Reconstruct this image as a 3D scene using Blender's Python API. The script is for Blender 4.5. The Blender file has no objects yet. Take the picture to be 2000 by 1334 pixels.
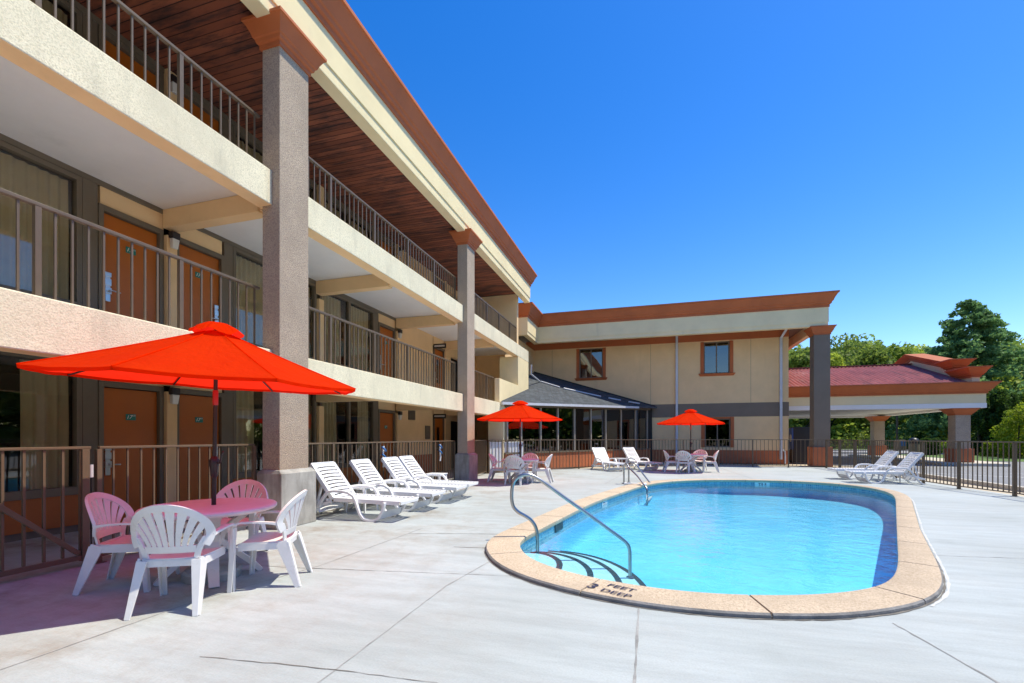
import bpy, bmesh, math, random
from mathutils import Vector, Matrix
from mathutils.geometry import tessellate_polygon
R = math.radians
random.seed(11)
scene = bpy.context.scene
COL = scene.collection

# ------------------------------------------------------------------ camera frame
CAM_S, CAM_C, FPX, HZ, CAMH = .2873, .9578, 900.0, 854.0, 1.4
def onZ(u, v, z=0.0):
    """ground survey: where the sight line of a photo point meets the level z"""
    a = (u-1000)/FPX; b = (HZ-v)/FPX
    d = (z-CAMH)/b
    return Vector(((-CAM_S+a*CAM_C)*d, (CAM_C+a*CAM_S)*d, z))
def atD(u, d, z=0.0):
    a = (u-1000)/FPX
    return Vector(((-CAM_S+a*CAM_C)*d, (CAM_C+a*CAM_S)*d, z))

# ------------------------------------------------------------------ mesh builder
class MB:
    def __init__(s): s.v = []; s.f = []; s.m = []
    def add(s, vs, fs, mi=0):
        o = len(s.v); s.v += [tuple(p) for p in vs]
        s.f += [tuple(i+o for i in f) for f in fs]; s.m += [mi]*len(fs); return s
    def box(s, x0, x1, y0, y1, z0, z1, mi=0):
        vs = [(x0,y0,z0),(x1,y0,z0),(x1,y1,z0),(x0,y1,z0),(x0,y0,z1),(x1,y0,z1),(x1,y1,z1),(x0,y1,z1)]
        return s.add(vs, [(0,3,2,1),(4,5,6,7),(0,1,5,4),(1,2,6,5),(2,3,7,6),(3,0,4,7)], mi)
    def bar(s, p, q, w, h, up=(0,0,1), mi=0, w2=None, h2=None):
        p = Vector(p); q = Vector(q); d = (q-p).normalized(); up = Vector(up)
        if abs(d.dot(up)) > .98: up = Vector((0,1,0))
        a = d.cross(up).normalized(); b = a.cross(d).normalized()
        w2 = w if w2 is None else w2; h2 = h if h2 is None else h2
        vs = [p-a*w/2-b*h/2, p+a*w/2-b*h/2, p+a*w/2+b*h/2, p-a*w/2+b*h/2,
              q-a*w2/2-b*h2/2, q+a*w2/2-b*h2/2, q+a*w2/2+b*h2/2, q-a*w2/2+b*h2/2]
        return s.add(vs, [(0,1,2,3),(7,6,5,4),(0,4,5,1),(1,5,6,2),(2,6,7,3),(3,7,4,0)], mi)
    def tube(s, pts, r, n=10, mi=0, flat=1.0, cap=True, refn=None):
        pts = [Vector(p) for p in pts]; k = len(pts)
        rs = r if isinstance(r, (list, tuple)) else [r]*k
        ref = Vector(refn) if refn else Vector((0.013, 0.02, 1))
        vs = []; prev = None
        for i, p in enumerate(pts):
            d = (pts[min(i+1, k-1)]-pts[max(i-1, 0)]).normalized()
            if prev is None:
                if abs(d.dot(ref)) > .95: ref = Vector((0, 1, 0.01))
                a = d.cross(ref).normalized()
            else:
                a = (prev - d*prev.dot(d)).normalized()
            prev = a; b = d.cross(a)
            for j in range(n):
                t = 2*math.pi*j/n
                vs.append(p + a*math.cos(t)*rs[i] + b*math.sin(t)*rs[i]*flat)
        fs = [(i*n+j, i*n+(j+1)%n, (i+1)*n+(j+1)%n, (i+1)*n+j) for i in range(k-1) for j in range(n)]
        if cap: fs += [tuple(range(n-1, -1, -1)), tuple((k-1)*n+j for j in range(n))]
        return s.add(vs, fs, mi)
    def ribbon(s, pts, w, t, side, mi=0):
        """flat strap along pts; width w along the vector side, thickness t"""
        pts = [Vector(p) for p in pts]; k = len(pts); vs = []
        ws = w if isinstance(w, (list, tuple)) else [w]*k
        ts = t if isinstance(t, (list, tuple)) else [t]*k
        for i, p in enumerate(pts):
            d = (pts[min(i+1, k-1)]-pts[max(i-1, 0)]).normalized()
            sd = Vector(side(i)) if callable(side) else Vector(side)
            sd = (sd - d*sd.dot(d)).normalized(); nn = d.cross(sd)
            W = ws[i]/2; T = ts[i]/2
            vs += [p-sd*W-nn*T, p+sd*W-nn*T, p+sd*W+nn*T, p-sd*W+nn*T]
        fs = [(i*4+j, i*4+(j+1) % 4, (i+1)*4+(j+1) % 4, (i+1)*4+j) for i in range(k-1) for j in range(4)]
        fs += [(3,2,1,0), tuple((k-1)*4+j for j in range(4))]
        return s.add(vs, fs, mi)
    def lathe(s, prof, c=(0,0,0), n=32, mi=0):
        k = len(prof); c = Vector(c); vs = []
        for r, z in prof:
            for j in range(n):
                t = 2*math.pi*j/n; vs.append(c+Vector((r*math.cos(t), r*math.sin(t), z)))
        fs = [(i*n+j, i*n+(j+1) % n, (i+1)*n+(j+1) % n, (i+1)*n+j) for i in range(k-1) for j in range(n)]
        fs += [tuple(range(n-1, -1, -1)), tuple((k-1)*n+j for j in range(n))]
        return s.add(vs, fs, mi)
    def prism(s, poly, z0, z1, mi=0):
        n = len(poly)
        vs = [(p[0], p[1], z0) for p in poly]+[(p[0], p[1], z1) for p in poly]
        fs = [tuple(range(n-1, -1, -1)), tuple(range(n, 2*n))]+[(i, (i+1) % n, (i+1) % n+n, i+n) for i in range(n)]
        return s.add(vs, fs, mi)
    def sheet(s, loops, z, mi=0):
        """flat face with holes"""
        L = [[Vector((p[0], p[1], 0)) for p in lp] for lp in loops]
        tri = tessellate_polygon(L); vs = [p for lp in L for p in lp]
        fs = []
        for t in tri:
            a, b, c = (vs[i] for i in t)
            if (b-a).cross(c-a).z < 0: t = (t[0], t[2], t[1])
            fs.append(tuple(t))
        return s.add([(p.x, p.y, z) for p in vs], fs, mi)
    def sweep(s, path, prof, closed=False, mi=0, caps=True):
        """moulding: prof = closed section of (outward offset, z); path in plan, outward = right-hand side"""
        P = [Vector((p[0], p[1])) for p in path]; n = len(P); k = len(prof); vs = []
        for i in range(n):
            if closed: a, b = P[i-1], P[(i+1) % n]
            else: a, b = (P[i-1] if i else None), (P[i+1] if i < n-1 else None)
            nn = []
            for q0, q1 in ((a, P[i]), (P[i], b)):
                if q0 is None or q1 is None: continue
                d = (q1-q0).normalized(); nn.append(Vector((d.y, -d.x)))
            m = nn[0] if len(nn) == 1 else (nn[0]+nn[1])/(1+nn[0].dot(nn[1]))
            for o, z in prof: vs.append((P[i].x+m.x*o, P[i].y+m.y*o, z))
        fs = []
        for i in range(n if closed else n-1):
            i2 = (i+1) % n
            fs += [(i*k+j, i2*k+j, i2*k+(j+1) % k, i*k+(j+1) % k) for j in range(k)]
        if not closed and caps: fs += [tuple(range(k)), tuple((n-1)*k+j for j in range(k-1, -1, -1))]
        return s.add(vs, fs, mi)
    def text(s, body, size, M, mi=0, depth=.0, shear=0.0):
        c = bpy.data.curves.new('t', 'FONT'); c.body = body; c.size = size; c.align_x = 'CENTER'; c.align_y = 'CENTER'
        c.shear = shear; c.offset = size*.012; c.extrude = depth
        o = bpy.data.objects.new('t', c); COL.objects.link(o); bpy.context.view_layer.update()
        me = bpy.data.meshes.new_from_object(o.evaluated_get(bpy.context.evaluated_depsgraph_get()))
        s.add([M @ v.co for v in me.vertices], [tuple(p.vertices) for p in me.polygons], mi)
        bpy.data.objects.remove(o); bpy.data.curves.remove(c); bpy.data.meshes.remove(me)
        return s
    def build(s, name, mats, parent=None, smooth=None, bevel=0, fix=True):
        me = bpy.data.meshes.new(name); me.from_pydata(s.v, [], s.f)
        if not isinstance(mats, (list, tuple)): mats = [mats]
        for m in mats: me.materials.append(m)
        if len(mats) > 1: me.polygons.foreach_set('material_index', s.m)
        if fix:
            bm = bmesh.new(); bm.from_mesh(me); bmesh.ops.recalc_face_normals(bm, faces=bm.faces); bm.to_mesh(me); bm.free()
        if smooth is not None:
            me.polygons.foreach_set('use_smooth', [True]*len(me.polygons)); me.set_sharp_from_angle(angle=R(smooth))
        me.update()
        o = bpy.data.objects.new(name, me); COL.objects.link(o)
        if parent: o.parent = parent
        if bevel:
            b = o.modifiers.new('edge', 'BEVEL'); b.width = bevel; b.segments = 2; b.limit_method = 'ANGLE'; b.angle_limit = R(50)
        return o

def tag(o, label, cat, group=None, kind=None):
    if label: o['label'] = label
    if cat: o['category'] = cat
    if group: o['group'] = group
    if kind: o['kind'] = kind
    return o
def thing(name, label, cat, loc=(0,0,0), rz=0, group=None):
    o = bpy.data.objects.new(name, None); COL.objects.link(o)
    o.location = loc; o.rotation_euler = (0,0,rz); o.empty_display_size = .2
    return tag(o, label, cat, group)
def copy_tree(o, parent=None):
    c = o.copy(); COL.objects.link(c)
    if parent: c.parent = parent
    for ch in list(o.children): copy_tree(ch, c)
    return c
def structure(o): o['kind'] = 'structure'; return o

# ------------------------------------------------------------------ materials
def nmat(name):
    m = bpy.data.materials.new(name); m.use_nodes = True; nt = m.node_tree
    return m, nt, nt.nodes['Principled BSDF'], nt.links
def node(nt, t, **kw):
    n = nt.nodes.new(t)
    for k, v in kw.items():
        if k in n.inputs: n.inputs[k].default_value = v
        else: setattr(n, k, v)
    return n
def ramp(nt, stops):
    n = nt.nodes.new('ShaderNodeValToRGB'); e = n.color_ramp.elements
    while len(e) < len(stops): e.new(.5)
    for el, (p, c) in zip(e, stops): el.position = p; el.color = (*c, 1) if len(c) == 3 else c
    return n
def coords(nt, scale=(1,1,1)):
    tc = nt.nodes.new('ShaderNodeTexCoord'); mp = nt.nodes.new('ShaderNodeMapping'); mp.inputs['Scale'].default_value = scale
    nt.links.new(tc.outputs['Object'], mp.inputs['Vector']); return mp.outputs['Vector']
def mixc(nt, fac, a, b, mode='MIX'):
    n = nt.nodes.new('ShaderNodeMix'); n.data_type = 'RGBA'; n.blend_type = mode; L = nt.links
    for s, v in ((0, fac), (6, a), (7, b)):
        if hasattr(v, 'default_value') or hasattr(v, 'is_linked'): L.new(v, n.inputs[s])
        else: n.inputs[s].default_value = v if s == 0 else ((*v, 1) if len(v) == 3 else v)
    return n.outputs[2]
def surf(name, col, rough=.6, var=.12, vscale=1.5, bump=0.0, bscale=80, stain=None, streak=.0, metallic=0, spec=.5, speck=None):
    """painted / rendered surface: base colour with mottling, fine relief, optional stains and specks"""
    m, nt, b, L = nmat(name)
    vec = coords(nt)
    n1 = node(nt, 'ShaderNodeTexNoise', Scale=vscale, Detail=6, Roughness=.65); L.new(vec, n1.inputs['Vector'])
    lo = tuple(c*(1-var*1.6) for c in col); hi = tuple(min(1, c*(1+var)) for c in col)
    r1 = ramp(nt, [(.3, lo), (.7, hi)]); L.new(n1.outputs['Fac'], r1.inputs['Fac'])
    c = r1.outputs['Color']
    if speck:
        n4 = node(nt, 'ShaderNodeTexNoise', Scale=speck[1], Detail=2); L.new(vec, n4.inputs['Vector'])
        r4 = ramp(nt, [(.45, (0,0,0)), (.62, (1,1,1))]); L.new(n4.outputs['Fac'], r4.inputs['Fac'])
        c = mixc(nt, r4.outputs['Color'], c, speck[0])
    if stain:
        v2 = coords(nt, (.9, .9, .16 if streak else .9))
        n2 = node(nt, 'ShaderNodeTexNoise', Scale=stain[1], Detail=8, Roughness=.72); L.new(v2, n2.inputs['Vector'])
        r2 = ramp(nt, [(stain[2], (0,0,0)), (stain[2]+.22, (stain[3],)*3)]); L.new(n2.outputs['Fac'], r2.inputs['Fac'])
        c = mixc(nt, r2.outputs['Color'], c, stain[0])
    L.new(c, b.inputs['Base Color']); b.inputs['Roughness'].default_value = rough; b.inputs['Metallic'].default_value = metallic
    b.inputs['Specular IOR Level'].default_value = spec
    if bump:
        n3 = node(nt, 'ShaderNodeTexNoise', Scale=bscale, Detail=4, Roughness=.6); L.new(vec, n3.inputs['Vector'])
        bp = node(nt, 'ShaderNodeBump', Strength=min(1, bump), Distance=.01 if bump < 1 else .02); L.new(n3.outputs['Fac'], bp.inputs['Height'])
        L.new(bp.outputs['Normal'], b.inputs['Normal'])
    return m

M = {}
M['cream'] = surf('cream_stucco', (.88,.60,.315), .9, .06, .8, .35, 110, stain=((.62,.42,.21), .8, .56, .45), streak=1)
M['cream_slab'] = surf('weathered_cream_render', (.87,.77,.54), .9, .10, 1.2, .6, 60, stain=((.40,.36,.26), 2.4, .52, .55), streak=1, speck=((.70,.62,.42), 75))
M['fascia'] = surf('cream_fascia_render', (.88,.72,.42), .9, .05, 1.0, .5, 120, stain=((.45,.39,.28), 1.3, .6, .5), streak=1)
M['white_soffit'] = surf('white_painted_soffit', (.88,.85,.80), .8, .04, .7, .12, 60, stain=((.55,.52,.46), .7, .6, .4))
M['column'] = surf('taupe_pebble_stucco', (.53,.41,.29), .92, .12, 1.4, 1.0, 60, speck=((.36,.27,.21), 62), stain=((.19,.16,.14), .9, .56, .5), streak=1)
M['taupe'] = surf('taupe_smooth_stucco', (.215,.168,.125), .9, .06, 1.0, .4, 120)
M['terra'] = surf('terracotta_paint', (.50,.130,.038), .7, .08, 1.0, .15, 60, stain=((.27,.075,.03), 1.2, .55, .4), streak=1)
M['terra_base'] = surf('terracotta_stucco', (.47,.145,.062), .9, .07, 1.5, .4, 90)
M['brown_frame'] = surf('brown_painted_frame', (.165,.130,.088), .55, .06, 2.0, .05, 60)
M['rail'] = surf('taupe_metal_paint', (.145,.10,.06), .42, .08, 5.0, .06, 90)
M['door'] = surf('orange_brown_door', (.47,.122,.012), .45, .06, 1.4, .05, 50)
M['orange_panel'] = surf('orange_base_panel', (.42,.12,.022), .6, .10, 1.5, .1, 50)
M['steel'] = surf('brushed_steel', (.62,.62,.61), .30, .05, 6, .03, 200, metallic=1)
M['pipe_steel'] = surf('stainless_tube', (.42,.42,.42), .30, .10, 9, .05, 120, metallic=1, stain=((.30,.29,.27), 7, .55, .5))
M['lamp_glass'] = surf('frosted_lamp_glass', (.75,.73,.66), .3, .04, 4)
M['black'] = surf('black_paint', (.018,.016,.016), .4, .05, 4)
M['pole_paint'] = surf('dark_bronze_pole', (.028,.02,.020), .38, .1, 5)
M['teal_sign'] = surf('teal_sign', (.01,.20,.16), .4, .03, 4)
M['white_paint'] = surf('white_paint', (.78,.78,.78), .5, .03, 3, .03, 40)
M['white_metal'] = surf('white_gutter_paint', (.62,.63,.66), .4, .06, 3, .03, 40)
M['mullion'] = surf('beige_mullion', (.36,.32,.26), .5, .05, 3)
M['navy'] = surf('navy_stencil', (.03,.03,.07), .8, .2, 30)
M['pedestal'] = surf('bare_concrete_pedestal', (.42,.405,.36), .9, .16, 2.5, .6, 60, stain=((.15,.13,.105), 3.2, .46, .8), streak=1)
M['plastic'] = surf('white_resin', (.80,.785,.765), .40, .04, 6, .06, 160, stain=((.50,.45,.39), 6, .56, .5))
M['plastic_clean'] = surf('bright_white_resin', (.80,.80,.80), .35, .03, 4, .03, 160, stain=((.66,.64,.6), 6, .64, .35))
M['concrete_base'] = surf('cast_concrete', (.46,.44,.40), .9, .1, 6, .4, 50)
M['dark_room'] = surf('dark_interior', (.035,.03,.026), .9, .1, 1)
M['curtain'] = surf('olive_beige_curtain', (.46,.37,.20), .85, .06, 3, .1, 160)
M['green_gutter'] = surf('green_copper_flashing', (.03,.13,.10), .6, .15, 4)
M['tan_ground'] = surf('tan_concrete_path', (.55,.46,.33), .95, .10, .8, .4, 60)
M['asphalt'] = surf('worn_asphalt', (.20,.20,.205), .95, .12, .6, .5, 140, speck=((.30,.30,.30), 60))
M['road'] = surf('pale_road_asphalt', (.36,.35,.35), .95, .08, .3, .3, 90)
M['kerb'] = surf('kerb_concrete', (.55,.50,.42), .9, .1, 2, .3, 60)
M['grass'] = surf('lawn', (.10,.17,.035), .95, .35, 1.2, .8, 40)
M['bark'] = surf('grey_brown_bark', (.075,.058,.045), .95, .3, 6, .8, 25)
M['road_paint'] = surf('road_paint', (.72,.72,.70), .8, .08, 4, .1, 60)
M['blue_panel'] = surf('blue_vending_panel', (.02,.10,.50), .3, .04, 2)
M['blue_bracket'] = surf('blue_plastic', (.03,.16,.42), .4, .05, 6)
M['red_collar'] = surf('red_plastic', (.42,.02,.02), .4, .05, 6)
M['ridge_dark'] = surf('dark_cap', (.04,.035,.035), .8, .1, 3)

def deck_mat():
    m, nt, b, L = nmat('coated_concrete_deck')
    vec = coords(nt)
    n1 = node(nt, 'ShaderNodeTexNoise', Scale=.55, Detail=7, Roughness=.62); L.new(vec, n1.inputs['Vector'])
    r1 = ramp(nt, [(.30, (.38,.405,.39)), (.50, (.455,.493,.49)), (.72, (.51,.552,.552))]); L.new(n1.outputs['Fac'], r1.inputs['Fac'])
    v2 = coords(nt, (.35, 2.2, 1))
    n2 = node(nt, 'ShaderNodeTexNoise', Scale=2.6, Detail=6, Roughness=.7); L.new(v2, n2.inputs['Vector'])
    r2 = ramp(nt, [(.35, (.82,.82,.82)), (.6, (1,1,1))]); L.new(n2.outputs['Fac'], r2.inputs['Fac'])
    c = mixc(nt, .8, r1.outputs['Color'], r2.outputs['Color'], 'MULTIPLY')
    # brown wear, stronger on the building side of the deck
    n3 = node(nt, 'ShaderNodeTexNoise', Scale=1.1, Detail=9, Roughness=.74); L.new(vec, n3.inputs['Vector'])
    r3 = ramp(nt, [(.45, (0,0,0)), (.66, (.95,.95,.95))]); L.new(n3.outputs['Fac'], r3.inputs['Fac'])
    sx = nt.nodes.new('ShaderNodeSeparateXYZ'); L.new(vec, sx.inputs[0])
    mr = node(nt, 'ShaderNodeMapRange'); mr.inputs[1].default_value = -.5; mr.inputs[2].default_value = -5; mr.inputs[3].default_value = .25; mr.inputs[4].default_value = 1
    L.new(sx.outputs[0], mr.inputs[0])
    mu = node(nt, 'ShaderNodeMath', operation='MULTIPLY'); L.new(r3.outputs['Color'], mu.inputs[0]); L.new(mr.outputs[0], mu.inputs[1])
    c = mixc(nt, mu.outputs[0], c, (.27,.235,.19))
    # sharp small dark scuffs
    v4 = coords(nt, (1, 2.6, 1))
    n4 = node(nt, 'ShaderNodeTexNoise', Scale=5.5, Detail=10, Roughness=.8); L.new(v4, n4.inputs['Vector'])
    r4 = ramp(nt, [(.62, (0,0,0)), (.70, (.6,.6,.6))]); L.new(n4.outputs['Fac'], r4.inputs['Fac'])
    c = mixc(nt, r4.outputs['Color'], c, (.26,.235,.21))
    # fine grain
    n5 = node(nt, 'ShaderNodeTexNoise', Scale=70, Detail=4, Roughness=.7); L.new(vec, n5.inputs['Vector'])
    r5 = ramp(nt, [(.3, (.88,.88,.88)), (.6, (1,1,1))]); L.new(n5.outputs['Fac'], r5.inputs['Fac'])
    c = mixc(nt, 1.0, c, r5.outputs['Color'], 'MULTIPLY')
    L.new(c, b.inputs['Base Color']); b.inputs['Roughness'].default_value = .82
    b.inputs['Specular IOR Level'].default_value = .3
    bp = node(nt, 'ShaderNodeBump', Strength=.35, Distance=.006); L.new(n5.outputs['Fac'], bp.inputs['Height'])
    bp2 = node(nt, 'ShaderNodeBump', Strength=.3, Distance=.02); L.new(n4.outputs['Fac'], bp2.inputs['Height']); L.new(bp.outputs['Normal'], bp2.inputs['Normal'])
    L.new(bp2.outputs['Normal'], b.inputs['Normal'])
    return m
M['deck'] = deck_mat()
M['joint'] = surf('deck_joint', (.33,.325,.31), .95, .25, 6)
M['crack'] = surf('deck_crack', (.20,.18,.155), .95, .3, 6)
M['patch'] = surf('pale_joint_sealant', (.56,.56,.55), .9, .08, 5, .3, 30)
M['coping'] = surf('tan_aggregate_coping', (.60,.475,.345), .95, .12, 2.2, .9, 75, speck=((.47,.36,.25), 48), stain=((.40,.32,.24), 2.2, .56, .5))
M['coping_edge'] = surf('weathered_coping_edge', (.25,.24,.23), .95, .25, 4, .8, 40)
M['groove'] = surf('coping_joint', (.10,.085,.07), .95, .2, 6)

def soffit_mat():
    m, nt, b, L = nmat('redwood_plank_soffit')
    vec = coords(nt); sx = nt.nodes.new('ShaderNodeSeparateXYZ'); L.new(vec, sx.inputs[0])
    mu = node(nt, 'ShaderNodeMath', operation='MULTIPLY'); mu.inputs[1].default_value = 1/.135; L.new(sx.outputs[1], mu.inputs[0])
    fr = node(nt, 'ShaderNodeMath', operation='FRACT'); L.new(mu.outputs[0], fr.inputs[0])
    fl = node(nt, 'ShaderNodeMath', operation='FLOOR'); L.new(mu.outputs[0], fl.inputs[0])
    wn = nt.nodes.new('ShaderNodeTexWhiteNoise'); wn.noise_dimensions = '1D'; L.new(fl.outputs[0], wn.inputs['W'])
    rr = ramp(nt, [(0, (.20,.054,.024)), (.5, (.30,.080,.034)), (1, (.36,.104,.048))]); L.new(wn.outputs['Value'], rr.inputs['Fac'])
    v2 = coords(nt, (.6, 3.0, 1)); n2 = node(nt, 'ShaderNodeTexNoise', Scale=1.6, Detail=8, Roughness=.7); L.new(v2, n2.inputs['Vector'])
    r2 = ramp(nt, [(.46, (0,0,0)), (.62, (.85,.85,.85))]); L.new(n2.outputs['Fac'], r2.inputs['Fac'])
    c = mixc(nt, r2.outputs['Color'], rr.outputs['Color'], (.035,.016,.013))
    rg = ramp(nt, [(0, (.12,.12,.12)), (.06, (.12,.12,.12)), (.12, (1,1,1)), (1, (1,1,1))]); L.new(fr.outputs[0], rg.inputs['Fac'])
    c = mixc(nt, 1, c, rg.outputs['Color'], 'MULTIPLY')
    L.new(c, b.inputs['Base Color']); b.inputs['Roughness'].default_value = .7
    bp = node(nt, 'ShaderNodeBump', Strength=.8, Distance=.02); L.new(rg.outputs['Color'], bp.inputs['Height']); L.new(bp.outputs['Normal'], b.inputs['Normal'])
    return m
M['soffit'] = soffit_mat()

def schlick(nt, f0, nrm=None):
    lw = nt.nodes.new('ShaderNodeLayerWeight'); lw.inputs['Blend'].default_value = .5
    if nrm: nt.links.new(nrm, lw.inputs['Normal'])
    pw = node(nt, 'ShaderNodeMath', operation='POWER'); pw.inputs[1].default_value = 5; nt.links.new(lw.outputs['Facing'], pw.inputs[0])
    ma = node(nt, 'ShaderNodeMath', operation='MULTIPLY_ADD'); ma.inputs[1].default_value = 1-f0; ma.inputs[2].default_value = f0; nt.links.new(pw.outputs[0], ma.inputs[0])
    return ma.outputs[0]
def glass_mat(name, tint=(.80,.82,.80), ior=1.5):
    m, nt, b, L = nmat(name); nt.nodes.remove(b)
    out = [n for n in nt.nodes if n.type == 'OUTPUT_MATERIAL'][0]
    tr = node(nt, 'ShaderNodeBsdfTransparent', Color=(*tint, 1)); gl = node(nt, 'ShaderNodeBsdfGlossy', Roughness=.015)
    mx = nt.nodes.new('ShaderNodeMixShader')
    n = node(nt, 'ShaderNodeTexNoise', Scale=1.1, Detail=1); vec = coords(nt); L.new(vec, n.inputs['Vector'])
    bp = node(nt, 'ShaderNodeBump', Strength=.06, Distance=.05); L.new(n.outputs['Fac'], bp.inputs['Height'])
    L.new(bp.outputs['Normal'], gl.inputs['Normal'])
    L.new(schlick(nt, ((ior-1)/(ior+1))**2), mx.inputs[0]); L.new(tr.outputs[0], mx.inputs[1]); L.new(gl.outputs[0], mx.inputs[2]); L.new(mx.outputs[0], out.inputs['Surface'])
    return m
M['glass'] = glass_mat('window_glass', (.95,.95,.94), ior=1.7)
M['dark_glass'] = glass_mat('tinted_sunroom_glass', (.22,.24,.24), 2.6)

M['room_glass'] = glass_mat('lobby_window_glass', (.40,.42,.42), 1.55)
def water_mat():
    m, nt, b, L = nmat('pool_water_surface'); nt.nodes.remove(b)
    out = [n for n in nt.nodes if n.type == 'OUTPUT_MATERIAL'][0]
    tr = node(nt, 'ShaderNodeBsdfTransparent', Color=(.84,.975,1.0,1)); gl = node(nt, 'ShaderNodeBsdfGlossy', Roughness=.02)
    mx = nt.nodes.new('ShaderNodeMixShader')
    vec = coords(nt)
    n1 = node(nt, 'ShaderNodeTexNoise', Scale=3.2, Detail=3, Distortion=.4); L.new(vec, n1.inputs['Vector'])
    n2 = node(nt, 'ShaderNodeTexNoise', Scale=17, Detail=2, Distortion=.3); L.new(vec, n2.inputs['Vector'])
    b1 = node(nt, 'ShaderNodeBump', Strength=.34, Distance=.045); L.new(n1.outputs['Fac'], b1.inputs['Height'])
    b2 = node(nt, 'ShaderNodeBump', Strength=.30, Distance=.010); L.new(n2.outputs['Fac'], b2.inputs['Height']); L.new(b1.outputs['Normal'], b2.inputs['Normal'])
    L.new(b2.outputs['Normal'], gl.inputs['Normal']); 
    L.new(schlick(nt, .02, b2.outputs['Normal']), mx.inputs[0]); L.new(tr.outputs[0], mx.inputs[1]); L.new(gl.outputs[0], mx.inputs[2]); L.new(mx.outputs[0], out.inputs['Surface'])
    return m
M['water'] = water_mat()
def plaster_mat():
    m, nt, b, L = nmat('aqua_pool_plaster')
    vec = coords(nt)
    n1 = node(nt, 'ShaderNodeTexNoise', Scale=.8, Detail=6, Roughness=.6); L.new(vec, n1.inputs['Vector'])
    r1 = ramp(nt, [(.3, (.10,.57,.86)), (.7, (.18,.68,.93))]); L.new(n1.outputs['Fac'], r1.inputs['Fac'])
    n2 = node(nt, 'ShaderNodeTexNoise', Scale=9, Detail=6, Roughness=.7); L.new(coords(nt, (1,.5,1)), n2.inputs['Vector'])
    r2 = ramp(nt, [(.4, (.9,.95,.96)), (.65, (1,1,1))]); L.new(n2.outputs['Fac'], r2.inputs['Fac'])
    c = mixc(nt, 1, r1.outputs['Color'], r2.outputs['Color'], 'MULTIPLY')
    L.new(c, b.inputs['Base Color']); b.inputs['Roughness'].default_value = .9
    return m
M['plaster'] = plaster_mat()
M['step_plaster'] = surf('pale_step_plaster', (.42,.74,.84), .9, .08, 1.5, .1, 30)
M['step_edge'] = surf('dark_step_tile', (.02,.055,.075), .6, .2, 20)
def tile_mat():
    m, nt, b, L = nmat('waterline_mosaic')
    tc = nt.nodes.new('ShaderNodeUVMap'); 
    br = nt.nodes.new('ShaderNodeTexBrick'); br.offset = 0.0; br.inputs['Scale'].default_value = 1
    br.inputs['Brick Width'].default_value = .05; br.inputs['Row Height'].default_value = .05; br.inputs['Mortar Size'].default_value = .0035
    br.inputs['Color1'].default_value = (.04,.22,.36,1); br.inputs['Color2'].default_value = (.16,.46,.58,1); br.inputs['Mortar'].default_value = (.5,.6,.62,1)
    L.new(tc.outputs[0], br.inputs['Vector']); L.new(br.outputs['Color'], b.inputs['Base Color']); b.inputs['Roughness'].default_value = .2
    return m
M['tile'] = tile_mat()

def fabric_mat():
    m, nt, b, L = nmat('red_umbrella_fabric')
    out = [n for n in nt.nodes if n.type == 'OUTPUT_MATERIAL'][0]
    vec = coords(nt)
    sx = nt.nodes.new('ShaderNodeSeparateXYZ'); L.new(vec, sx.inputs[0])
    at = node(nt, 'ShaderNodeMath', operation='ARCTAN2'); L.new(sx.outputs[1], at.inputs[0]); L.new(sx.outputs[0], at.inputs[1])
    cb = nt.nodes.new('ShaderNodeCombineXYZ'); L.new(at.outputs[0], cb.inputs[0]); L.new(sx.outputs[2], cb.inputs[1])
    n3 = node(nt, 'ShaderNodeTexNoise', Scale=7, Detail=4, Roughness=.6); L.new(cb.outputs[0], n3.inputs['Vector'])
    bw = node(nt, 'ShaderNodeBump', Strength=.55, Distance=.05); L.new(n3.outputs['Fac'], bw.inputs['Height'])
    n1 = node(nt, 'ShaderNodeTexNoise', Scale=2.5, Detail=5); L.new(vec, n1.inputs['Vector'])
    r1 = ramp(nt, [(.3, (.88,.040,.002)), (.7, (.93,.052,.003))]); L.new(n1.outputs['Fac'], r1.inputs['Fac'])
    L.new(r1.outputs['Color'], b.inputs['Base Color']); b.inputs['Roughness'].default_value = .85; b.inputs['Specular IOR Level'].default_value = .06
    tl = node(nt, 'ShaderNodeBsdfTranslucent', Color=(1.0,.025,.012,1)); mx = node(nt, 'ShaderNodeMixShader'); mx.inputs[0].default_value = .60
    L.new(b.outputs[0], mx.inputs[1]); L.new(tl.outputs[0], mx.inputs[2]); L.new(mx.outputs[0], out.inputs['Surface'])
    n2 = node(nt, 'ShaderNodeTexNoise', Scale=6, Detail=4, Distortion=.5); L.new(vec, n2.inputs['Vector'])
    bp = node(nt, 'ShaderNodeBump', Strength=.5, Distance=.04); L.new(n2.outputs['Fac'], bp.inputs['Height']); L.new(bw.outputs['Normal'], bp.inputs['Normal']); L.new(bp.outputs['Normal'], b.inputs['Normal']); L.new(bp.outputs['Normal'], tl.inputs['Normal'])
    return m
M['fabric'] = fabric_mat()

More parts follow.
